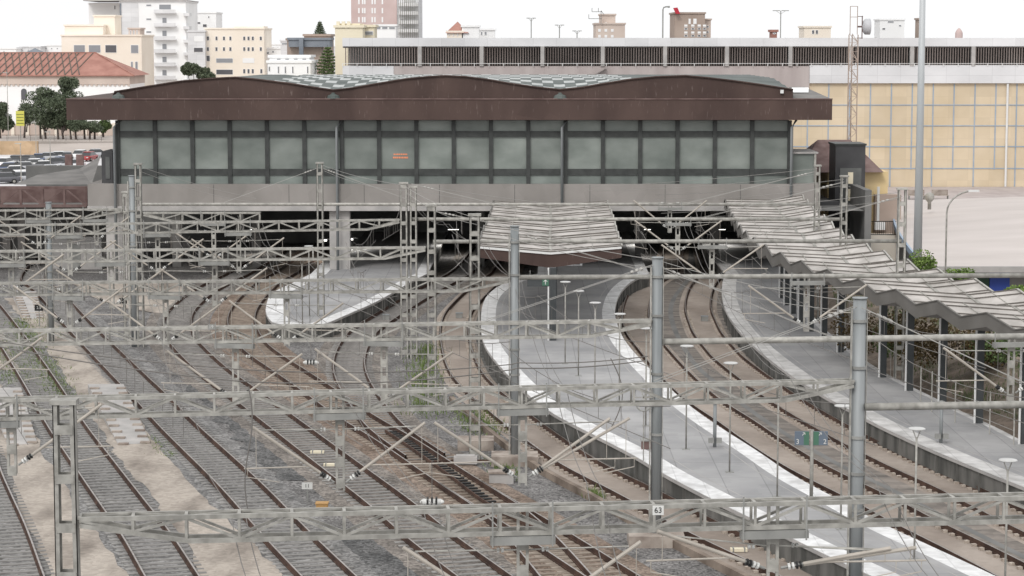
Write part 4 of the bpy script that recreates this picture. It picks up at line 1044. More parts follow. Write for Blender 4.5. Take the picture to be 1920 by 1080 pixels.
# catenary wires following each track
gys = {}
def catenary(key, label, ymax=152, z=5.35, hm=1.35, dx=0):
    cl = [p for p in CL[key] if p.y < ymax][::-1]
    if len(cl) < 10: return
    sup = [45,62,79,96,110,123,134,146,158,170]
    mid = cl[len(cl)//2]; t = thing('overhead_wire', (mid.x, mid.y, 5), label, 'overhead wire')
    # walk, polygonal wire between supports
    S_ = []; last = None
    for i, p in enumerate(cl):
        if last is None or (p-last).length >= 15.8 or i == len(cl)-1: S_.append(i); last = p
    cw = MB(); mw = MB()
    dr = []
    for a, b in zip(S_, S_[1:]):
        A = cl[a]+Vector((dx+.2,0)); B = cl[b]+Vector((dx-.2,0)); pts = []; N = 8
        for k in range(N+1):
            s_ = k/N; p = A.lerp(B, s_); zz_ = z+hm-(.75*4*s_*(1-s_)); pts.append((p.x,p.y,zz_))
            if k in (1,2,3,5,6,7): dr.append(((p.x,p.y,zz_),(p.x,p.y,z)))
        cw.tube([(A.x,A.y,z),(B.x,B.y,z)], .015, 4); mw.tube(pts, .015, 4)
    cw.build('contact_wire', M['wire'], t); mw.build('messenger_wire', M['wire'], t)
    for a, b in dr[:95]: MB().tube([a,b], .012, 3).build('dropper', M['wire'], t)
for k, lab in (('T0','contact wire and carrier over the bottom left corner track'),('T1','contact wire over the track between the sandy paths'),('T2','contact wire over the track right of the sandy path'),
               ('T3','contact wire over the curved track beside the dark ballast'),('T4','contact wire over the rust stained centre track'),('T5','contact wire over the tightly curved track right of the pointed platform'),
               ('T6','contact wire over the slab track left of the middle platform'),('T7','contact wire over the slab track right of the middle platform'),('T8','contact wire over the slab track by the right platform wall')):
    catenary(k, lab)
# dark feeder cables looped across the tracks
def cable(pts, r, label, m='wire'):
    o = MB().tube(pts, r, 5).build('feeder_cable', M[m]); tag(o, label, 'cable'); return o
def sagline(a, b, sag, n=14): a=Vector(a); b=Vector(b); return [a.lerp(b,k/n)-Vector((0,0,sag*4*(k/n)*(1-k/n))) for k in range(n+1)]
cable(sagline(Q(0,650,74),Q(425,712,72),.1)+sagline(Q(440,714,72),Q(960,693,77),.25)+sagline(Q(970,690,77),Q(1210,676,79.4),.1), .022, 'lower dark feeder cable hanging across the left tracks to the mast on the big footing')
cable(sagline(Q(0,640,77),Q(425,690,75),.1)+sagline(Q(440,692,75),Q(960,683,80),.2)+sagline(Q(970,680,80),Q(1215,668,79.9),.1), .02, 'upper dark feeder cable hanging across the left tracks to the mast on the big footing')
def run(px, pts, lab):
    t = thing('feeder_line', Vector(pts[len(pts)//2]), lab, 'overhead line')
    for dx_, dz_ in ((0,0),(.35,-.15)):
        m = MB(); o = []
        for a, b in zip(pts, pts[1:]): o += sagline(Vector(a)+Vector((dx_,0,dz_)), Vector(b)+Vector((dx_,0,dz_)), .35, 6)
        m.tube(o, .011, 4).build('conductor', M['wire'], t)
def hop(a, b, lab):
    a = Vector(a); b = Vector(b); t = thing('wire_pair', (a+b)/2, lab, 'wires')
    MB().tube(sagline(a, b, .15, 8), .012, 5).build('strand', M['wire_light'], t)
    MB().tube(sagline(a+Vector((.1,0,-.35)), b+Vector((.1,0,-.3)), .25, 8), .010, 5).build('strand', M['wire_light'], t)
run(0,[Q(1150,1120,40),Q(1100,905,50),Q(1040,720,66),Q(990,598,82),Q(962,520,98),Q(900,452,112),Q(830,415,126),Q(780,390,140)],'dark feeder line slung over the gantries above the centre tracks')
run(0,[Q(1780,1120,41),Q(1640,900,50),Q(1480,706,66),Q(1390,620,80),Q(1330,516,98),Q(1300,452,113),Q(1280,411,130)],'dark feeder line slung over the gantries above the middle platform')
run(0,[Q(480,1120,41),Q(430,948,50),Q(330,742,66),Q(300,612,83),Q(270,522,99),Q(262,462,113),Q(258,412,128)],'dark feeder line slung over the gantries above the left tracks')
run(0,[Q(860,1120,41),Q(790,940,50),Q(650,738,66),Q(560,604,83),Q(520,520,99),Q(500,462,113),Q(480,412,128)],'dark feeder line slung over the gantries above the curved tracks')
hop(Q(262,312,144),Q(480,372,150),'pale wire from the left tall ladder mast down towards the station wall')
hop(Q(605,310,142),Q(757,347,121),'pale wire between the tall ladder mast and the ladder mast pair')
hop(Q(760,350,121),Q(890,408,96),'pale wire dropping from the ladder mast pair to the mast left of the square canopy')
hop(Q(893,410,96),Q(1232,488,79.5),'pale wire running to the top of the mast on the big footing')
hop(Q(1240,490,79.5),Q(1600,565,66),'pale wire between the tops of the two nearest tube masts')
hop(Q(775,345,122),Q(1145,392,140),'pale wire from the ladder mast pair towards the canopy end')
hop(Q(1532,316,144),Q(1100,350,166),'pale wire from the far right ladder mast along the station wall')
hop(Q(1582,336,131),Q(1230,366,165),'pale wire from the ladder mast before the lift tower to the station wall')
hop(Q(1690,360,117),Q(1240,400,150),'pale wire from the ladder mast beside the tall mast towards the undercroft')
cable([Q(700,-0+675,77.8)]+[Q(1150+30*math.sin(k/8*math.pi),680+k*13,77.8-.02*k) for k in range(9)], .018, 'looping black cable hanging over the middle platform') if False else None
cable([Q(1145+22*math.sin(k/12*math.pi),672+k*11,76) for k in range(13)], .02, 'looping black cable hanging over the middle platform')
cable([Q(466+7*math.sin(k/10*6.28),725+k*24,60) for k in range(11)], .02, 'thin black cable dangling over the track right of the sandy path')

# section insulators: white bodies with black fins
for px, py, w, lab in ((583,680,.62,'far white finned section insulator hanging above the curved tracks'),(810,941,.66,'near white finned section insulator hanging above the centre tracks')):
    q = P(px,py,5.6); t = thing('section_insulator', q, lab, 'section insulator')
    m = MB(); m.tube([(q.x-w/2,q.y,q.z),(q.x-w*.38,q.y,q.z),(q.x-.1,q.y,q.z),(q.x+w*.35,q.y,q.z),(q.x+w/2,q.y,q.z)][:2],.03,8,.08); m.tube([(q.x-w*.38,q.y,q.z),(q.x+w*.35,q.y,q.z)],.085,10); m.tube([(q.x+w*.35,q.y,q.z),(q.x+w/2,q.y,q.z)],.085,10,.03); m.build('body', M['porcelain'], t, True)
    m = MB()
    for k in (-.12,0,.12): m.box(q.x+k-.025,q.x+k+.025,q.y-.10,q.y+.10,q.z-.06,q.z+.12)
    m.build('fin', M['black'], t)
    m = MB(); m.tube([(q.x,q.y,q.z+.1),(q.x,q.y,q.z+1.1)],.01,4); m.build('hanger', M['wire'], t)
# small track signs
def numplate(px, py, Y, txt, lab, bgm, fgm, w=.42, h=.26, leg=True, ts=.17):
    q = Q(px,py,Y); t = thing('track_sign', (q.x,Y,0), lab, 'track sign')
    m = MB(); m.box(q.x-w/2,q.x+w/2,Y-.02,Y+.02,q.z-h/2,q.z+h/2); m.build('plate', M[bgm], t)
    text_obj('lettering', txt, ts, (q.x,Y-.026,q.z), M[fgm], t)
    if leg: m = MB(); m.bar((q.x,Y+.04,0),(q.x,Y+.04,q.z+h/2),.05); m.build('post', M['galv_dark'], t)
p_ = P(73,614,0); numplate(73,577,p_.y,'2.5','black board on a post on the far sandy path, left of the other black board','black','porcelain',.55,.4,ts=.24)
p_ = P(231,600,0); numplate(231,564,p_.y,'12.4','black board on a post in the ballast, right of the other black board','black','porcelain',.5,.36,ts=.2)
numplate(576,912,63,'11','white number plate over the track below the second gantry','porcelain','black',.34,.26,False,.18) if False else None
q = P(576,940,0); numplate(576,911,q.y,'11','small white plate with dark figures 11 standing in the ballast','porcelain','black',.42,.26,True,.2)
q = P(604,958,0); t = thing('ballast_marker', q, 'small orange box in the ballast beside the white figure plate', 'marker box')
m = MB(); m.box(q.x-.22,q.x+.22,q.y-.2,q.y+.2,0,.3); m.build('box', M['orange'], t); m = MB(); m.box(q.x-.25,q.x+.25,q.y-.23,q.y+.23,.3,.34); m.build('lid', M['orange'], t)
for px,py,lab in ((595,852,'upper pale yellow magnet between the rails left of centre'),(620,876,'lower pale yellow magnet between the rails left of centre'),(1385,1036,'pale yellow magnet on the slab track at the bottom right')):
    q = P(px,py); t = thing('track_magnet', q, lab, 'track magnet', None)
    m = MB(); m.box(q.x-.3,q.x+.3,q.y-.12,q.y+.12,.05,.16); m.build('body', M['yellowish'], t); m = MB(); [m.box(q.x+k-.02,q.x+k+.02,q.y-.14,q.y+.14,.05,.19) for k in (-.2,.2)]; m.build('clamp', M['galv_dark'], t)
# mast number plate "19", "63"
for px,py,Y,txt,lab in ((396,613,81.5,'19','small white figures 19 on the third lattice gantry'),(1234,957,47.0,'63','small white figures 63 on the nearest gantry in front of the tube mast')):
    q = Q(px,py,Y); t = thing('number_plate', q, lab, 'number plate'); m = MB(); m.box(q.x-.12,q.x+.12,Y,Y+.02,q.z-.10,q.z+.10); m.build('plate', M['galv_dark' if txt=='19' else 'porcelain'], t); text_obj('lettering', txt, .17, (q.x,Y-.006,q.z), M['porcelain' if txt=='19' else 'black'], t)
# red cabinet by mast B, maroon
q = P(1212,885,0); t = thing('relay_cabinet', q, 'narrow dark red cabinet at the platform wall left of the tube mast', 'cabinet')
m = MB(); m.box(q.x-.22,q.x+.22,q.y-.2,q.y+.2,0,1.35); m.build('body', M['truss_red'], t); m = MB(); m.box(q.x-.25,q.x+.25,q.y-.24,q.y+.24,1.35,1.42); m.build('lid', M['galv_dark'], t)
for px,py,lab in ((724,600,'small grey box between the rails right of the pointed platform'),(861,597,'small grey box beside the slab track left of the middle platform'),(1321,603,'small dark box between the rails of the right slab track')):
    q = P(px,py); t = thing('junction_box', q, lab, 'junction box'); m = MB(); m.box(q.x-.22,q.x+.22,q.y-.2,q.y+.2,.04,.34); m.build('body', M['galv_dark'], t); m = MB(); m.box(q.x-.24,q.x+.24,q.y-.22,q.y+.22,.34,.38); m.build('lid', M['galv_pole'], t)
# concrete ramps / steps at the path
def ramp(pxs, h0, h1, lab, steps=True):
    a,b,c,d = [P(x,y) for x,y in pxs]                # near-left, near-right, far-right, far-left
    t = thing('concrete_ramp', (a+c)/2, lab, 'ramp')
    m = MB(); m.add([(a.x,a.y,.0),(b.x,b.y,.0),(c.x,c.y,0),(d.x,d.y,0),(a.x,a.y,h0),(b.x,b.y,h0),(c.x,c.y,h1),(d.x,d.y,h1)],[(4,5,6,7),(0,1,5,4),(1,2,6,5),(2,3,7,6),(3,0,4,7)]); m.build('deck', M['concrete'], t)
    for (p, q, w0, w1) in ((a,d,.0,.45),(b,c,-.45,0)):
        n = 11
        for k in range(n):
            s_ = k/n; r = p.lerp(q,s_); z = h0+(h1-h0)*s_; MB().box(r.x+w0,r.x+w1,r.y-.12,r.y+.12,z,z+.08).build('edge_block', M['concrete_warm'], t)
ramp([(222,836),(282,833),(232,738),(165,738)], .06, .5, 'concrete ramp with blocky edges on the wide sandy path')
ramp([(15,838),(70,833),(40,745),(-25,745)], .06, .5, 'concrete ramp with blocky edges at the left picture edge')
ramp([(45,600),(82,598),(68,562),(25,562)], .06, .6, 'pale concrete ramp at the far end of the sandy path')
# weeds
m = MB()
def weeds(px0,py0,px1,py1,n,h=.35,spread=.5):
    n *= 3
    a = P(px0,py0); b = P(px1,py1)
    for _ in range(n):
        c = a.lerp(b, random.random())+Vector((random.gauss(0,spread),random.gauss(0,spread),0)); an = random.uniform(0,6.28); hh = h*random.uniform(.3,1.2); w = .024
        dx, dy = math.cos(an)*w, math.sin(an)*w; lx, ly = random.uniform(-.15,.15), random.uniform(-.15,.15)
        m.add([(c.x-dx,c.y-dy,.03),(c.x+dx,c.y+dy,.03),(c.x+lx,c.y+ly,hh)],[(0,1,2)])
weeds(35,600,70,665,350,.22); weeds(75,670,118,745,350,.2); weeds(0,640,30,720,300,.2,.6); weeds(85,595,100,640,90,.2)
weeds(795,650,800,780,420,.4,.5); weeds(875,770,915,815,260,.3,.5); weeds(930,860,960,900,120,.25,.3); weeds(1100,925,1125,940,120,.3,.2); weeds(280,820,320,860,90,.12,.3); weeds(1395,620,1460,690,200,.2,.4)
m.build('weeds', M['weed'])['kind'] = 'stuff'

# ---------------------------------------------------------------- right side verge
m = MB(); n = 40; vs = []
edge = resample([P(x,y,PZ) for x,y in [(1500,513),(1505,560),(1525,600),(1580,648),(1650,696),(1700,722),(1756,749),(1824,783),(1863,800),(1920,830),(2060,895)]], 1.2)
ks = [0,.6,1.5,3,5,8,14,26]; hz = [.3,.2,.3,.9,1.7,1.9,1.0,.3]
off_ = [offset(edge,-k-.15) for k in ks]
for i in range(len(edge)):
    for j in range(len(ks)): p = off_[j][i]; vs.append((p.x,p.y,hz[j]+random.uniform(-.12,.12)))
K = len(ks); fs = [(i*K+j,i*K+j+1,(i+1)*K+j+1,(i+1)*K+j) for i in range(len(edge)-1) for j in range(K-1)]
m.add(vs, fs); m.build('verge', M['earth'])['kind'] = 'structure'
def leaves(m, c, r, n, s):
    for _ in range(n):
        while True:
            v = Vector((random.uniform(-1,1),random.uniform(-1,1),random.uniform(-1,1)))
            if v.length <= 1: break
        v = v*(v.length**-.35 if v.length > .01 else 1)
        p = Vector(c)+Vector((v.x*r[0],v.y*r[1],v.z*r[2]))
        a = Vector((random.gauss(0,1),random.gauss(0,1),random.gauss(0,1))).normalized(); b = a.orthogonal().normalized(); b = Matrix.Rotation(random.uniform(0,6.28),3,a) @ b; cc = a.cross(b)
        k = s*random.uniform(.6,1.3)
        m.add([p+b*k,p+cc*k*.6,p-b*k,p-cc*k*.6],[(0,1,2,3)])
def bush(px, py, Y, w, h, mt, lab, n=700, z0=None, s=.13, grp=None, name='bush'):
    q = Q(px,py,Y); z0 = q.z if z0 is None else z0
    t = thing(name, (q.x,Y,z0), lab, name, grp); m = MB()
    for k in range(6): leaves(m, (q.x+random.uniform(-.4,.4)*w,Y+random.uniform(-.4,.4)*w,z0+h*random.uniform(.3,.75)), (w*.38,w*.38,h*.35), n//6, s)
    m.build('foliage', M[mt], t); m = MB()
    for k in range(3): m.tube([(q.x,Y,z0),(q.x+random.uniform(-.3,.3)*w,Y,z0+h*.7)],.04,5,.015)
    m.build('stem', M['bark'], t)
bush(1745,510,126,1.8,1.2,'leaf_bright','bright green bush beside the foot of the tall mast',1200,s=.08)
bush(1800,535,122,1.6,.9,'leaf_bright','low bright bush right of the curved street lamp',700,s=.08)
bush(1912,565,112,1.4,.9,'leaf_bright','bright green bush at the right edge below the blue panel',1000,s=.08)
bush(1652,640,118,2.6,2.6,'leaf_green','green bush under the middle of the zigzag canopy',1500,z0=1.4,s=.09)
bush(1700,640,116,2.8,2.6,'leaf_brown','brown withered bush under the canopy between two posts',1600,z0=1.6,s=.09)
bush(1760,640,114,3.2,2.6,'leaf_brown','brown withered bush right of centre under the canopy',1800,z0=1.6,s=.09)
bush(1815,650,113,2.8,2.2,'leaf_brown','dark russet bush behind the right canopy posts',1500,z0=1.6,s=.09)
bush(1880,665,112,3.0,1.8,'leaf_green','dark green bush at the right edge under the canopy',1500,z0=1.7,s=.09)
bush(1610,640,121,2.2,2.2,'leaf_brown','brown shrub behind the left canopy posts',1100,z0=1.2,s=.09)
# grass patch on the verge
m = MB(); 
for _ in range(16000):
    i = random.randrange(4,len(edge)-1); k = random.uniform(2.2,6.5); j = 0
    p = edge[i].lerp(edge[i+1] if i+1 < len(edge) else edge[i], random.random()); d = (edge[min(i+1,len(edge)-1)]-edge[i-1]).normalized(); q = p+Vector((-d.y,d.x))*k
    if random.random() < .55 and q.y > 112: continue
    z = .5+(k-2)*.35; an = random.uniform(0,6.28); w = .022
    m.add([(q.x-math.cos(an)*w,q.y-math.sin(an)*w,z-.1),(q.x+math.cos(an)*w,q.y+math.sin(an)*w,z-.1),(q.x+random.uniform(-.1,.1),q.y+random.uniform(-.1,.1),z+random.uniform(.08,.28))],[(0,1,2)])
m.build('grass', M['leaf_green'])['kind'] = 'stuff'
# thin fence on the verge
f0 = [Q(px,py,Y) for px,py,Y in ((1727,700,104),(1748,705,102.5),(1792,725,99.5),(1857,745,96.5),(1902,780,94))]
t = thing('wire_fence', (f0[2].x,f0[2].y,0), 'thin pale post fence behind the right hand platform', 'fence')
for p in f0: MB().tube([(p.x,p.y,.2),(p.x,p.y,2.9)],.03,6).build('fence_post', M['galv'], t)
m = MB()
for p, q in zip(f0, f0[1:]):
    for z in (.9,1.6,2.3): m.tube([(p.x,p.y,z),(q.x,q.y,z)],.012,4)
m.build('fence_wire', M['wire_light'], t)

# ---------------------------------------------------------------- left side: deck, truss bridge, car park, road
ZD = 5.3
def struct(name, mb, m): o = mb.build(name, m); o['kind'] = 'structure'; return o
xs = Q(190,330,YB).x
zdk = 0.0
m = MB(); m.add([(-130,215,.012),(-30,215,.012),(-30,362,.012),(-130,362,.012)],[(0,1,2,3)]); struct('car_park', m, M['asphalt_pale'])
m = MB(); m.box(-130, xa-.02, 178, 197, 4.9, 5.3); tag(m.build('concrete_deck', M['interior_grey']), 'grey concrete deck behind the rusty truss footbridge', 'deck')
# grey sloping roof wedge right of cars
m = MB(); m.add([Q(25,346,178.2),Q(172,346,178.2),Q(189,292,190),Q(150,316,188),Q(70,328,184)],[(0,1,4),(1,3,4),(1,2,3)])
tag(m.build('flat_roof', M['roofsheet']), 'grey felt covered low roof sloping up beside the stair box', 'roof')
t = thing('truss_bridge', (Q(80,370,174).x,174,0), 'rusty reddish truss footbridge left of the station beam', 'footbridge')
xL = -60; xR = Q(162,370,174).x; z1 = Q(0,352,174).z; z0 = Q(0,386,174).z
m = MB(); m.bar((xL,174,z1),(xR,174,z1),.2,.22); m.bar((xL,174,z0),(xR,174,z0),.2,.22); x = xR; k = 0
while x > xL: m.bar((x,174,z0),(x,174,z1),.18); m.bar((x,174,z1 if k%2 else z0),(x-1.7,174,z0 if k%2 else z1),.13); x -= 1.7; k += 1
m.build('side_truss', M['truss_red'], t)
m = MB(); m.box(xL,xR,174.3,177.5,z0-.2,z0); m.build('deck', M['interior_grey'], t)
m = MB(); m.box(xL,xR,177.4,177.6,z0+.02,z1-.1); m.build('rear_panel', M['truss_red'], t)
# undercroft at far left
m = MB(); m.box(-130,xa-.1,186,187,0,4.89); tag(m.build('retaining_wall', M['interior_grey']), 'shadowy retaining wall under the parking deck at the far left', 'wall')
for px in (12,40,150,180): x = Q(px,450,180).x; tag(MB().box(x-.3,x+.3,180,180.6,0,4.89).build('deck_pillar', M['beamc']), 'concrete deck pillar under the parking deck, %s' % {12:'leftmost',40:'second from the left',150:'third from the left',180:'nearest the station column'}[px], 'pillar', 'pillars under the parking deck')
x = Q(128,500,172).x
t = thing('white_container', (x,176,0), 'pale container standing in the shade under the deck', 'container'); m = MB(); m.box(x-3,x+1.5,178,180,0,2.6); m.build('body', M['concrete'], t); m = MB(); m.box(x-1,x-.2,177.95,177.99,.1,2.1); m.build('door', M['galv_dark'], t)
# ochre retaining wall, road, upper terrace
yw = 362; zw0 = ZD-1; zw1 = Q(0,265,yw).z
m = MB(); m.box(-140,Q(70,270,yw).x,yw,yw+1,0,zw1); tag(m.build('retaining_wall', M['ochre_earth']), 'ochre earth coloured retaining wall behind the parked cars', 'wall')
m = MB(); xr = Q(220,280,yw).x+10
m.add([(Q(68,292,yw).x,yw+1,Q(0,292,yw).z),(xr,yw+1,Q(0,286,yw).z),(xr,377,Q(0,265,377).z),(Q(68,270,377).x,377,Q(0,270,377).z)],[(0,1,2,3)]); struct('road', m, M['road_pale'])
m = MB(); m.box(Q(68,292,yw).x,xr,yw+.8,yw+1.2,0,Q(0,293,yw).z); tag(m.build('road_wall', M['darkbox']), 'dark wall below the sloping road by the parked cars', 'wall')  # whole wall in the dark cladding colour
zup = Q(0,264,380).z
m = MB(); m.box(-300,-30,378,900,0,zup-.02); struct('street_terrace', m, M['road_pale'])
m = MB(); m.box(-150,Q(215,250,402).x,402,402.6,zup,Q(0,232,402).z); o = m; t = thing('boundary_wall', (Q(100,250,402).x,402,zup), 'pinkish boundary wall behind the row of tree trunks', 'wall'); m.build('wall', M['tan'], t)
m = MB()
for k in range(26): x = Q(210,0,402).x-k*2.6; m.box(x-.3,x+.3,401.7,401.99,zup,Q(0,230,402).z)
m.build('pier', M['cream'], t)
m = MB(); y_ = 380; zr_ = zup; m.bar((-120,y_,zr_+1.0),(Q(185,0,y_).x,y_,zr_+1.0),.05); x = Q(185,0,y_).x
while x > -110: m.bar((x,y_,zr_),(x,y_,zr_+1.0),.05); x -= 2
tag(m.build('railing', M['bark']), 'thin railing along the street edge before the trees', 'railing')

# cars
paint = {n: mat('paint_'+n, c, None, rough=.3, spec=.5) for n, c in {'white':(.75,.75,.75),'silver':(.42,.43,.45),'black':(.03,.03,.035),'darkgrey':(.10,.10,.11),'blue':(.05,.08,.16),'red':(.3,.03,.03)}.items()}
def car_proto():
    r = thing('parked_car', (0,0,0), 'car', 'car')
    secs = [(-2.1,.75,.35,.55),(-2.0,.84,.25,.75),(-1.2,.88,.22,.86),(0,.88,.22,.88),(1.0,.88,.22,.90),(1.8,.86,.25,.92),(2.1,.78,.35,.8)]
    m = MB(); vs = []
    for x,w,z0,z1 in secs: vs += [(x,-w,z0),(x,-w*1.0,z1-.12),(x,-w*.9,z1),(x,w*.9,z1),(x,w,z1-.12),(x,w,z0)]
    fs = [(i*6+k,(i+1)*6+k,(i+1)*6+(k+1)%6,i*6+(k+1)%6) for i in range(6) for k in range(6)]+[(0,1,2,3,4,5),(41,40,39,38,37,36)]
    m.add(vs, fs); m.build('body', paint['white'], r, True)
    m = MB(); vs = []
    for x,w,z in [(-1.25,.74,.86),(-.55,.62,1.38),(.95,.62,1.40),(1.75,.70,.90)]: vs += [(x,-w,z),(x,w,z)]
    vs += [(-1.25,-.78,.84),(-1.25,.78,.84),(1.75,-.76,.86),(1.75,.76,.86)]
    m.add([(-1.25,-.78,.85),(-1.25,.78,.85),(-.55,-.62,1.36),(-.55,.62,1.36),(.95,-.62,1.38),(.95,.62,1.38),(1.75,-.74,.88),(1.75,.74,.88)],[(0,1,3,2),(4,5,7,6),(0,2,4,6),(1,7,5,3)]); m.build('windows', M['car_glass'], r)
    m = MB(); m.add([(-.62,-.63,1.365),(-.62,.63,1.365),(1.0,.63,1.385),(1.0,-.63,1.385),(-.5,-.58,1.43),(-.5,.58,1.43),(.9,.58,1.45),(.9,-.58,1.45)],[(4,5,6,7),(0,1,5,4),(1,2,6,5),(2,3,7,6),(3,0,4,7)]); m.build('roof', paint['white'], r)
    for x in (-1.3,1.3):
        for y in (-.82,.82):
            m = MB(); m.tube([(x,y-.1,.32),(x,y+.1,.32)],.32,14); w = m.build('wheel', M['tyre'], r); m = MB(); m.tube([(x,y-.11,.32),(x,y+.11,.32)],.18,10); m.build('rim', M['galv'], w)
    for y in (-.6,.6): m = MB(); m.box(-2.13,-2.02,y-.14,y+.14,.58,.7); m.build('headlight', M['porcelain'], r)
    for y in (-.66,.66): m = MB(); m.box(2.03,2.13,y-.1,y+.1,.62,.76); m.build('tail_light', M['red'], r)
    return r
cp = car_proto(); first = True
zc = .016
cars = [(140,322,'white','white hatchback nearest the grey felt roof',12),(44,316,'silver','silver car between the middle and front rows at left',5),(14,318,'blue','dark blue car near the left edge in the middle row',8),(80,314,'white','white saloon behind the pale silver car',14),(132,311,'silver','silver car left of the dark red pillars',8),(115,330,'white','white car on the open pale asphalt in front',170),
 (8,308,'white','white hatchback at the left edge in the rear row',80),(30,303,'darkgrey','dark grey car right of the white hatchback in the rear row',85),(52,303,'black','black car at the left of the rear row under the ochre wall',80),
 (72,300,'blue','dark blue car behind the silver one in the rear row',100),(88,297,'silver','silver car in front of the dark blue one in the rear row',10),(108,295,'white','white saloon in the middle of the rear row',15),
 (126,296,'silver','silver estate right of the white saloon in the rear row',100),(150,292,'white','white car at the right of the rear row by the dark supports',80),(166,296,'red','dark red car half hidden behind the support',80),(177,290,'silver','silver roofed car furthest right in the rear row',10),
 (5,330,'black','black car cut by the left picture edge in the front row',60),(26,324,'white','white car at the left of the front row',15),(68,322,'darkgrey','dark convertible shaped car in the front row centre',10),(62,310,'white','white hatchback behind the dark car in the middle row',5),
 (92,322,'silver','pale silver car right of the dark car in the front row',20),(100,308,'darkgrey','dark grey car in the middle row',15),(118,306,'blue','blue car in the middle row',170),(40,336,'silver','silver car nearest the truss bridge',10),(8,338,'darkgrey','dark grey car nearest the bottom left of the car park',10)]
for px,py,c,lab,ang in cars:
    p = P(px,py+6,zc)
    if p.y < 180: p = Vector((Q(px,py,182).x,182,zc))
    r = cp if first else copy_tree(cp); first = False
    r.location = (p.x,p.y,zc); r.rotation_euler.z = R(ang); tag(r, lab, 'car', 'cars in the raised car park')
    for ch in r.children:
        if ch.name.startswith(('body','roof')): ch.material_slots[0].link = 'OBJECT'; ch.material_slots[0].material = paint[c]
for i, px in enumerate((128,149)):
    q = Q(px,310,300); tag(MB().box(q.x-.45,q.x+.45,300,300.9,zdk,Q(0,290,300).z).build('support_pillar', M['truss_red']), 'dark red brown support pillar among the cars, %s of two' % ('left','right')[i], 'pillar', 'supports among the cars')

# trees
def tree(px, pybase, Y, z0, crowns, mt, lab, trunks, grp=None, s=.22, name='tree', dens=1.5):
    b = Q(px,pybase,Y); t = thing(name, (b.x,Y,z0), lab, 'tree', grp)
    m = MB(); m2 = MB()
    for (cx,cy,rx,ry) in crowns:
        c = Q(cx,cy,Y); r = rx*1.35*Y/F; rv = ry*1.3*Y/F; V = max(1,r*r*rv)
        n = int(9*dens)
        for k in range(n):
            a = random.uniform(0,6.28); rr = random.random()**.5*.72; hz_ = random.uniform(-.75,.8)
            fac = math.sqrt(max(.05,1-hz_*hz_))
            leaves(m, (c.x+math.cos(a)*rr*r*fac, Y+math.sin(a)*rr*r*fac, c.z+hz_*rv*.8), (r*.50,r*.50,rv*.46), int(170*dens), s*.8)
        m2.tube([(b.x,Y,z0+1),(c.x,Y,c.z-rv*.2)],.14,6,.05)
    for k in range(trunks): m2.tube([(b.x+k*.8-trunks*.4,Y+.3*k,z0),(b.x+k*.8-trunks*.4+random.uniform(-.3,.3),Y,z0+3.0)],.2,7,.13)
    m.build('crown', M[mt], t); m2.build('trunk', M['bark'], t)
tree(85,262,388,zup,[(80,182,22,14),(72,210,26,22),(95,225,22,14)],'leaf_dark','broad dark pine with rounded crown left of the station roof',2)
tree(118,262,386,zup,[(128,165,17,16),(108,200,20,20),(135,195,18,22),(115,228,16,14)],'leaf_dark','taller dark pine touching the end of the station roof',2)
tree(5,258,390,zup,[(2,215,14,18),(12,232,10,10)],'leaf_dark','dark tree cut by the left picture edge',1)
tree(50,262,392,zup,[(52,215,12,16)],'leaf_dark','slim dark tree beside the yellow sign',1)
tree(142,264,385,zup,[(145,234,16,10)],'leaf_dark','low dark tree under the station roof end',2,s=.18)
tree(172,264,386,zup,[(172,238,18,9)],'leaf_dark','thin trunked tree between the low tree and the station',3,s=.18)
tree(198,262,395,zup,[(197,236,10,10)],'leaf_green','small green tree next to the station hall',1,s=.16)
tree(370,160,500,zup,[(362,132,12,10),(385,138,14,9),(350,128,8,10)],'leaf_dark','dark tree between the white tower and the cream flats',1,s=.25)
tree(560,150,330,zup,[(556,130,16,10),(530,138,14,8),(575,135,10,10)],'leaf_dark','dark bushy tree before the white house',1,s=.22)
# conifers with tiers
def conifer(px, pyb, pyt, Y, wpx, lab, mt='leaf_green'):
    b = Q(px,pyb,Y); tp_ = Q(px,pyt,Y); t = thing('conifer', (b.x,Y,zup), lab, 'conifer'); m = MB(); H_ = tp_.z-b.z
    tiers = 9
    for k in range(tiers):
        s_ = k/tiers; z = b.z+H_*(.08+.92*s_); r = wpx*Y/F*(1-s_*.92)
        for a in range(9):
            an = a/9*6.28+k*.5; 
            for q in (.35,.7,1.0): leaves(m, (b.x+math.cos(an)*r*q,Y+math.sin(an)*r*q,z+.15*q*r-.1), (r*.16+.05,r*.16+.05,.13), 14, .12)
    m.build('crown', M[mt], t); MB().tube([(b.x,Y,zup),(b.x,Y,tp_.z)],.18,6,.03).build('trunk', M['bark'], t)
conifer(615,142,84,320,26,'tiered green conifer beside the left end of the car park building')
conifer(600,74,38,380,13,'distant dark conifer against the white sky','leaf_dark')
tag(thing('street_lamp_stub',(0,0,-5),'','') ,None) if False else None
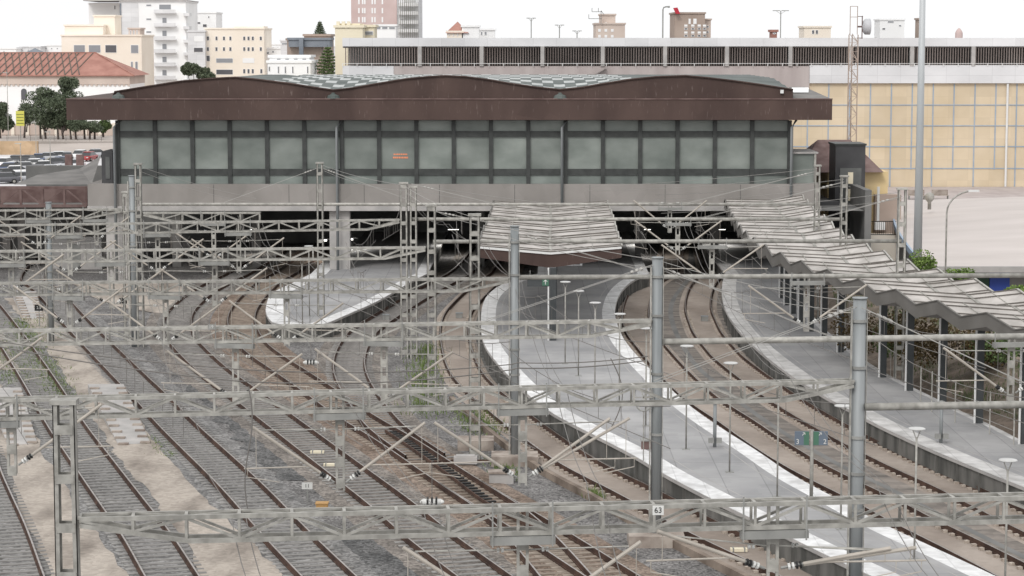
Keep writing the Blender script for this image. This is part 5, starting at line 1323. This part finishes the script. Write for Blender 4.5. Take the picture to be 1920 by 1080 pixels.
# left lamps/poles
for px, pt, pb, Y, lab in ((16,137,262,384,'thin curved street lamp at the far left before the tile roofed building'),(68,230,290,361,'thin grey pole rising from the road edge at the left'),(95,248,325,310,'pale lamp pole standing among the parked cars'),(40,270,345,285,'thin pole in front of the ochre wall')):
    q = Q(px,pb,Y); t = thing('street_lamp', (q.x,Y,q.z), lab, 'street lamp', None); zt = Q(0,pt,Y).z
    m = MB(); m.tube([(q.x,Y,q.z),(q.x,Y,zt)],.07,6,.045); m.build('pole', M['galv'], t); m = MB(); m.box(q.x-.7,q.x+.1,Y-.1,Y+.1,zt,zt+.12); m.build('lamp_head', M['galv'], t)
q = Q(38,240,382); t = thing('yellow_sign', (q.x,382,zup), 'tall bright yellow street sign board with dark lines among the trees', 'sign')
z0 = Q(0,236,382).z; z1 = Q(0,208,382).z
m = MB(); m.box(q.x-.7,q.x+.7,382,382.1,z0,z1); m.build('board', M['yellow_sign'], t)
m = MB(); [m.box(q.x-.6,q.x+.6,381.96,381.998,z0+.4+k*.5,z0+.47+k*.5) for k in range(4)]; m.build('lines', M['green_dark'], t); m = MB(); m.bar((q.x,382.15,zup),(q.x,382.15,z1),.14); m.build('post', M['galv'], t)

# ---------------------------------------------------------------- city behind
def building(name, lab, Y, x0, x1, ytop, mt, depth=14, wins=(), winm='window_dark', base=None, cat='building', extra=None, wd=.06):
    a = Q(x0,ytop,Y); b = Q(x1,ytop,Y); z0 = zup-.5 if base is None else base
    t = thing(name, ((a.x+b.x)/2,Y+depth/2,z0), lab, cat)
    m = MB(); m.box(a.x,b.x,Y,Y+depth,z0,a.z); m.build('wall', M[mt], t)
    m = MB(); m.box(a.x-.2,b.x+.2,Y-.2,Y+depth+.2,a.z+.003,a.z+.35); m.build('roof', M[mt], t)
    for (wx0,wy0,wx1,wy1,*mm) in wins:
        p = Q(wx0,wy0,Y); q = Q(wx1,wy1,Y); mmn = mm[0] if mm else winm
        m = MB(); m.box(p.x,q.x,Y-wd,Y-.004,q.z,p.z); w = m.build('window', M['shutter'] if mmn != 'shutter' else M['shutter'], t)
        if mmn != 'shutter':
            e = .08; m = MB(); m.box(p.x+e,q.x-e,Y-wd-.03,Y-wd-.003,q.z+e,p.z-e); m.build('pane', M[mmn], w)
    return t
def rects(xs_, ys_, w, h): return [(x-w/2,y-h/2,x+w/2,y+h/2) for x in xs_ for y in ys_]
# tile roofed building
Yt = 440
t = thing('tile_roofed_building', (Q(100,150,Yt).x,Yt+8,zup), 'white walled building with terracotta diamond patterned tile roof and brick frieze', 'building')
a = Q(-80,158,Yt); b = Q(243,158,Yt); m = MB(); m.box(a.x,b.x,Yt,Yt+18,zup-.5,Q(0,150,Yt).z); m.build('wall', M['white_wall'], t)
m = MB(); m.box(a.x,b.x+.05,Yt-.25,Yt+18.2,Q(0,158,Yt).z,Q(0,143,Yt).z); x = a.x
while x < b.x: m.box(x,x+.45,Yt-.2,Yt-.003,Q(0,161,Yt).z,Q(0,158,Yt).z-.002); x += .9
m.build('frieze', M['tan'], t)
zr0 = Q(0,142,Yt-.6).z; zr1 = Q(0,99,Yt+8).z; xr1 = Q(252,142,Yt-.6).x; xrr = Q(178,99,Yt+8).x; xl0 = a.x
m = MB(); m.add([(xl0,Yt-.6,zr0),(xr1,Yt-.6,zr0),(xr1,Yt+18.6,zr0),(xl0,Yt+18.6,zr0),(xl0,Yt+9,zr1),(xrr,Yt+9,zr1)],[(0,1,5,4),(1,2,5),(2,3,4,5)]); m.build('roof', M['roof_tile'], t)
m = MB()
def onroof(u, v): return Vector((xrr-3.0-u, Yt-.62+9.6*v, zr0+(zr1-zr0)*v+.06))
per = 1.41
for k in range(-3, 40):
    for sgn in (1,-1):
        a = onroof(k*per, .03); b = onroof(k*per+sgn*2.5, .98)
        if max(a.x, b.x) < xrr-.2: m.bar(a, b, .2, .08, up=(0,-.42,.9))
m.build('roof_pattern', M['ridge_dark'], t)
m = MB(); m.bar(Vector((xrr,Yt+9,zr1+.05)),Vector((xl0,Yt+9,zr1+.05)),.3,.2); m.bar(Vector((xrr,Yt+8.9,zr1+.05)),Vector((xr1,Yt-.6,zr0+.05)),.25,.12); m.bar(Vector((xl0,Yt-.62,zr0)),Vector((xr1,Yt-.62,zr0)),.3,.2); m.build('ridge', M['roof_tile'], t)
for px in (45,-10):
    p = Q(px-5,187,Yt); q = Q(px+5,166,Yt); m = MB(); cx_ = (p.x+q.x)/2; r_ = (q.x-p.x)/2
    poly = [(p.x,p.z),(q.x,p.z)]+[(cx_+r_*math.cos(k*math.pi/8),q.z-r_+r_*math.sin(k*math.pi/8)) for k in range(9)]
    m.face(poly, Yt-.1, Yt-.004); m.build('window', M['window_dark'], t)
# dark pyramid roof behind
q = Q(62,90,480); t = thing('slate_roof_house', (q.x,480,zup), 'dark slate pyramid roof peeping over the tiled roof', 'house')
m = MB(); m.box(q.x-2,q.x+2,480,484,zup,q.z-1.2); m.build('wall', M['white_wall'], t); m = MB(); m.add([(q.x-2.2,479.8,q.z-1.2),(q.x+2.2,479.8,q.z-1.2),(q.x+2.2,484,q.z-1.2),(q.x-2.2,484,q.z-1.2),(q.x,482,q.z)],[(0,1,4),(1,2,4),(2,3,4),(3,0,4)]); m.build('roof', M['slate'], t)
# cream building and tower
building('cream_apartment_block','cream apartment block with roof terrace in front of the white tower',470,115,265,68,'cream',16,
  [(138,84,160,99,'window_mid'),(166,84,189,99,'window_mid'),(197,84,219,99,'window_dark'),(245,84,260,100,'window_mid'),(245,115,250,133,'window_mid'),(253,115,259,133,'window_mid'),(140,112,158,126,'window_mid'),(170,112,188,126,'window_mid'),(200,112,216,126,'window_mid')])
building('cream_penthouse','cream curved penthouse level on top of the cream block',472,121,193,49,'cream',10,[],base=Q(0,68,472).z)
building('cream_stair_tower','cream stair head with sloping side on the cream block',476,176,215,31,'cream',8,[],base=Q(0,68,342).z)
building('roof_pergola_block','brown ribbed roof room at the right end of the cream block',471,241,262,55,'tan',6,rects([245,251,257],[62],3,11),base=Q(0,68,471).z,winm='window_mid')
tb = building('white_apartment_tower','tall white apartment tower with stacked balconies',540,225,348,4,'white_wall',20,
  [(237,10,257,20,'window_mid'),(237,34,257,45,'window_mid')]+[(274,y-2,284,y+2,'window_mid') for y in (10,36,60,85,110,135)]+[(304,y-7,313,y+4,'window_mid') for y in (40,64,89,113,138)]+[(298,8,321,18,'window_mid')])
for y in (24,49,74,98,123,148):
    a = Q(290,y,540); b = Q(331,y,540); m = MB(); m.box(a.x,b.x,538.6,539.99,a.z-.15,a.z+.05); m.box(a.x,b.x,538.6,538.7,a.z+.051,a.z+.75); s_ = m.build('balcony', M['white_panel'], tb)
    a = Q(341,y+5,540); b = Q(356,y+5,540); m = MB(); m.box(b.x-1.4,b.x-.02,539.0,543,a.z-.15,a.z+.6); m.build('balcony', M['white_panel'], tb)
a = Q(158,5,541); b = Q(352,5,541); m = MB(); m.box(a.x,b.x,539.4,560,a.z+.4,a.z+.62); m.build('roof_slab', M['concrete'], tb)
a = Q(226,0,540); b = Q(259,0,540); m = MB(); m.box(a.x,b.x,539.9,539.995,zup,Q(0,6,540).z); m.build('recess_panel', M['slate'] if False else M['white_panel'], tb)
m = MB(); m.box(a.x-.15,a.x+.15,539.7,539.89,zup,Q(0,6,540).z); m.build('corner_strip', M['slate'], tb)
tb2 = building('white_rear_wing','plain white rear wing left of the tall tower',546,166,224,8,'white_wall',12,[(214,10,217,18,'window_dark')])
building('cream_flats','long cream flats with rounded corner right of the white tower',515,384,495,55,'cream',16,
 [(x-2.5,y-4,x+2.5,y+4,'window_dark') for y in (72,92) for x in (390,406,420,432,458,466,474,489)]+[(x-2.5,y-5,x+2.5,y+4,'window_dark') for y in (134,) for x in (458,466,474,490)]+[(405,109,437,118,'window_mid'),(405,130,437,140,'window_dark'),(387,104,394,115,'window_dark'),(455,109,477,118,'shutter')])
building('pale_flats_wing','pale plain wing of the cream flats next to the tower',513,352,384,60,'white_panel',12,[(363,89,381,98,'window_dark'),(364,68,382,78,'shutter')])
building('cream_flats_roof_room','raised cream roof room over the rounded corner',517,440,493,52,'cream',8,[],base=Q(0,56,517).z)
building('far_white_flats','far white flats with rooftop machines above the cream flats',570,356,405,25,'white_wall',12,[(368,30,371,34,'window_dark'),(390,30,393,34,'window_dark'),(360,41,363,43,'window_dark'),(366,41,376,45,'window_dark'),(380,45,388,51,'window_dark')])
building('pink_brick_tower','pink brick tower with white shuttered windows',450,658,744,-20,'pinkt',18,
 [(x-1.5,y-5,x+1.5,y+5,'shutter') for y in (3,20,37) for x in (673,680,684,698,703,717)])
tb = building('white_grid_tower','white tower with gridded balconies beside the pink brick tower',450,745,785,-20,'white_panel',18,[])
m = MB()
for k in range(11): x = Q(748+k*3.6,0,449).x; m.box(x-.06,x+.06,447.85,447.95,zup,Q(0,-15,449).z)
m.build('balcony_grid', M['galv'], tb)
for y in (8,24,41,57): a = Q(746,y,448); b = Q(784,y,448); m = MB(); m.box(a.x,b.x,448,449.9,a.z-.4,a.z+.3); m.build('balcony', M['white_wall'], tb)
for y in (2,17,33,49): a = Q(757,y,448); b = Q(778,y,448); m = MB(); m.box(a.x,b.x,449.92,449.99,a.z-.25,a.z+.2); m.build('window', M['galv_light'], tb)
tb = building('yellow_ornate_house','yellow house with crenelated top left of the car park building',300,628,680,52,'yellowish',12,[])
for k in range(3): a = Q(634+k*10,40,300); m = MB(); m.box(a.x-.25,a.x+.2,300,300.6,Q(0,53,300).z,a.z); m.build('finial', M['yellowish'], tb)
a = Q(631,41,300); b = Q(674,41,300); m = MB(); m.box(a.x,b.x,300.7,309,Q(0,52,300).z,a.z-.2); m.build('parapet', M['yellowish'], tb)
building('low_white_rooms','white rooftop rooms with dark windows before the pink tower',430,702,742,49,'white_wall',6,[(706,49.5,714,55,'window_mid'),(716,49.5,727,55,'window_mid'),(729,50,741,55,'window_mid')])
building('yellow_annex','small yellow annex with shadowed balcony right of the ornate house',305,680,702,51,'yellowish',6,[(682,58,700,66,'window_mid')])
building('orange_grey_block','orange brown block with slate grey upper bands',340,538,602,76,'brownt',12,[])
t = building('slate_clad_block','slate grey clad upper storey behind the white house',338.5,541,618,75,'slate',6,[],base=Q(0,88,338).z)
a = Q(560,0,338.2); b = Q(568,0,338.2); tag(MB().box(a.x,b.x,337.8,338.4,Q(0,106,338).z,Q(0,72,338).z).build('chimney_shaft', M['slate']), 'grey vertical shaft on the orange brown block', 'shaft')
building('orange_roof_rooms','low orange roof rooms behind the slate clad storey',350,570,618,68,'brownt',8,[])
building('white_villa','white villa with red roof line and dark arched windows',312,502,582,118,'white_wall',10,[(x-2,124,x+2,138,'window_dark') for x in (522,535,549,577)]+[(503,124,507,134,'window_dark')])
building('white_villa_terrace','white terrace wall with brick slots above the white villa',322,505,580,108,'white_wall',8,[(x,109,x+9,113,'window_mid') for x in (518,534,550,566)])
building('distant_white_houses','faint distant white houses left of the orange brown block',520,495,540,92,'white_wall',10,[(500,97,505,102,'window_mid'),(510,95,514,99,'window_mid')])
building('pale_distant_block','pale grey distant block between the houses',480,526,556,78,'white_panel',10,[(528,80,540,84,'window_mid')])
# far rows so that the horizon is closed
for i,(x0,x1,yt,mt,lab) in enumerate(((-60,30,92,'white_wall','distant white flats over the left end of the tiled roof'),(30,76,89,'white_panel','distant pale flats with aerials over the tiled roof'),(76,118,86,'white_wall','distant white flats with a small roof box over the tiled roof'),(348,360,60,'white_wall','narrow distant flats beside the white tower'),(494,530,84,'white_wall','distant white flats right of the cream flats'),(600,632,88,'white_panel','distant pale flats behind the conifer'))):
    building('distant_flats', lab, 620+i*7, x0, x1, yt, mt, 12, rects([x0+(x1-x0)*k/4 for k in (1,2,3)],[yt+5],3,3), winm='window_mid')
# beyond the car park roof
YR = 420
t = building('pyramid_roof_turret','small turret with red pyramid tile roof above the car park',YR,838,868,61,'cream',7,[(x-1,63,x+1,68,'window_mid') for x in (842,850,858)],base=14)
q = Q(857,40,YR); a = Q(835,62,YR); b = Q(879,62,YR); m = MB(); m.add([(a.x,YR-.4,a.z),(b.x,YR-.4,a.z),(b.x,YR+8,a.z),(a.x,YR+8,a.z),(q.x,YR+4,q.z+.0)],[(0,1,4),(1,2,4),(2,3,4),(3,0,4)]); m.build('pyramid_roof', M['roof_tile'], t)
building('white_roof_room','white roof room right of the red pyramid roof',YR,866,898,51,'white_wall',6,[(868,61,871,67,'window_mid')],base=14)
building('white_gabled_room','white low gabled roof room above the car park',YR+10,897,928,57,'white_wall',6,[(901,59,905,66,'window_mid'),(908,59,913,66,'window_mid')],base=14)
building('tan_tower','tan tower block with rooftop aerials above the car park',460,1117,1172,46,'tan',14,rects([1124,1136,1148],[57,68],5,5),winm='shutter',base=10)
t = building('rooftop_block','tan upper core of the aerial topped tower',461,1126,1154,29,'tan',8,[(1134,42,1138,45,'window_dark')],base=Q(0,47,461).z)
m = MB(); a = Q(1110,0,459); 
for (x0,y0,x1,y1) in ((1104,35,1128,35),(1110,22,1128,22),(1104,27,1104,35),(1110,15,1110,22),(1122,15,1122,22),(1127,20,1127,45),(1127,20,1133,28)): m.bar(Q(x0,y0,459),Q(x1,y1,459),.12)
m.build('aerial', M['galv_dark'], t)
t = building('brown_slab_tower','brown slab tower with red corner sign above the car park',460,1265,1322,26,'brownt',14,[(x,y,x+6,y+4,'shutter') for y in (46,59) for x in (1283,1296,1308,1318)]+[(x,y,x+6,y+4,'window_dark') for y in (52,65) for x in (1283,1296,1308,1318)]+[(1291,35,1295,45,'shutter'),(1300,35,1306,45,'shutter')],base=10)
m = MB(); q0 = Q(1260,15,459); m.face([(Q(x,y,459).x,Q(x,y,459).z) for x,y in ((1262,15),(1270,14),(1275,26),(1267,26))],458.6,459); m.build('corner_sign', M['red'], t)
building('brown_slab_wing','pale brown wing stepping down from the brown slab tower',462,1322,1333,38,'tan',12,rects([1327],[50,60],4,4),base=10)
building('cream_roof_house','cream roof house with two dark windows above the car park',430,1508,1558,52,'cream',8,[(1522,56,1527,64,'window_dark'),(1529,56,1534,64,'window_dark')],base=12)
building('brown_chimney_block','narrow brown chimney block beside the tall mast',440,1723,1732,37,'brownt',4,[],base=12,cat='chimney')
building('white_hillside_house','white house with scattered dark windows above the car park',520,1650,1696,38,'white_wall',8,[(1664,39,1676,43,'window_mid'),(1654,52,1660,56,'window_dark'),(1685,46,1690,50,'window_mid')],base=10)
building('red_roof_box','small red rooftop box above the car park',330,1447,1457,60,'roof_tile',3,[(1449,61,1455,64,'window_mid')],base=14,cat='roof box')
q = Q(1798,62,440); t = thing('small_dome', (q.x,440,14), 'small pinkish dome above the right end of the car park', 'dome'); m = MB(); m.lathe((q.x,440,14),[(.75,0),(.75,q.z-14),(.6,q.z-13.6),(.3,q.z-13.2),(.05,q.z-13)],12); m.build('drum', M['pinkt'], t, True)
# lamps on the car park roof
tproto = None
for px, pt, lab in ((996,34,'tallest left double headed lamp on the car park roof'),(1049,47,'middle small double headed lamp on the car park roof'),(1082,58,'smallest double headed lamp on the car park roof'),(1464,20,'double armed lamp on the car park roof left of the radio mast')):
    Y = 265; q = Q(px,pt,Y); t = thing('roof_lamp', (q.x,Y,17.5), lab, 'lamp', 'double headed lamps on the car park roof'); w = .55 if px < 1400 else .95
    MB().tube([(q.x,Y,17.5),(q.x,Y,q.z)],.06,6).build('pole', M['galv_dark'], t)
    for sx in (-1,1):
        m = MB(); m.bar((q.x+sx*.1,Y,q.z),(q.x+sx*w,Y,q.z),.12,.09); m.bar((q.x,Y,q.z-.4),(q.x+sx*w*.6,Y,q.z),.04); m.build('lamp_head', M['galv_dark'], t)
Y = 262; q = Q(1243,18,Y); t = thing('camera_pole', (q.x,Y,17.5), 'gooseneck pole on the car park roof with a small head bent right', 'pole')
m = MB(); m.tube([(q.x,Y,17.5),(q.x,Y,q.z),(q.x+.1,Y,q.z+.25),(q.x+.35,Y,q.z+.33),(q.x+.6,Y,q.z+.33)],.08,8); m.build('pole', M['galv_dark'], t); m = MB(); m.box(q.x+.55,q.x+.8,Y-.1,Y+.1,q.z+.2,q.z+.42); m.build('head', M['galv_dark'], t)
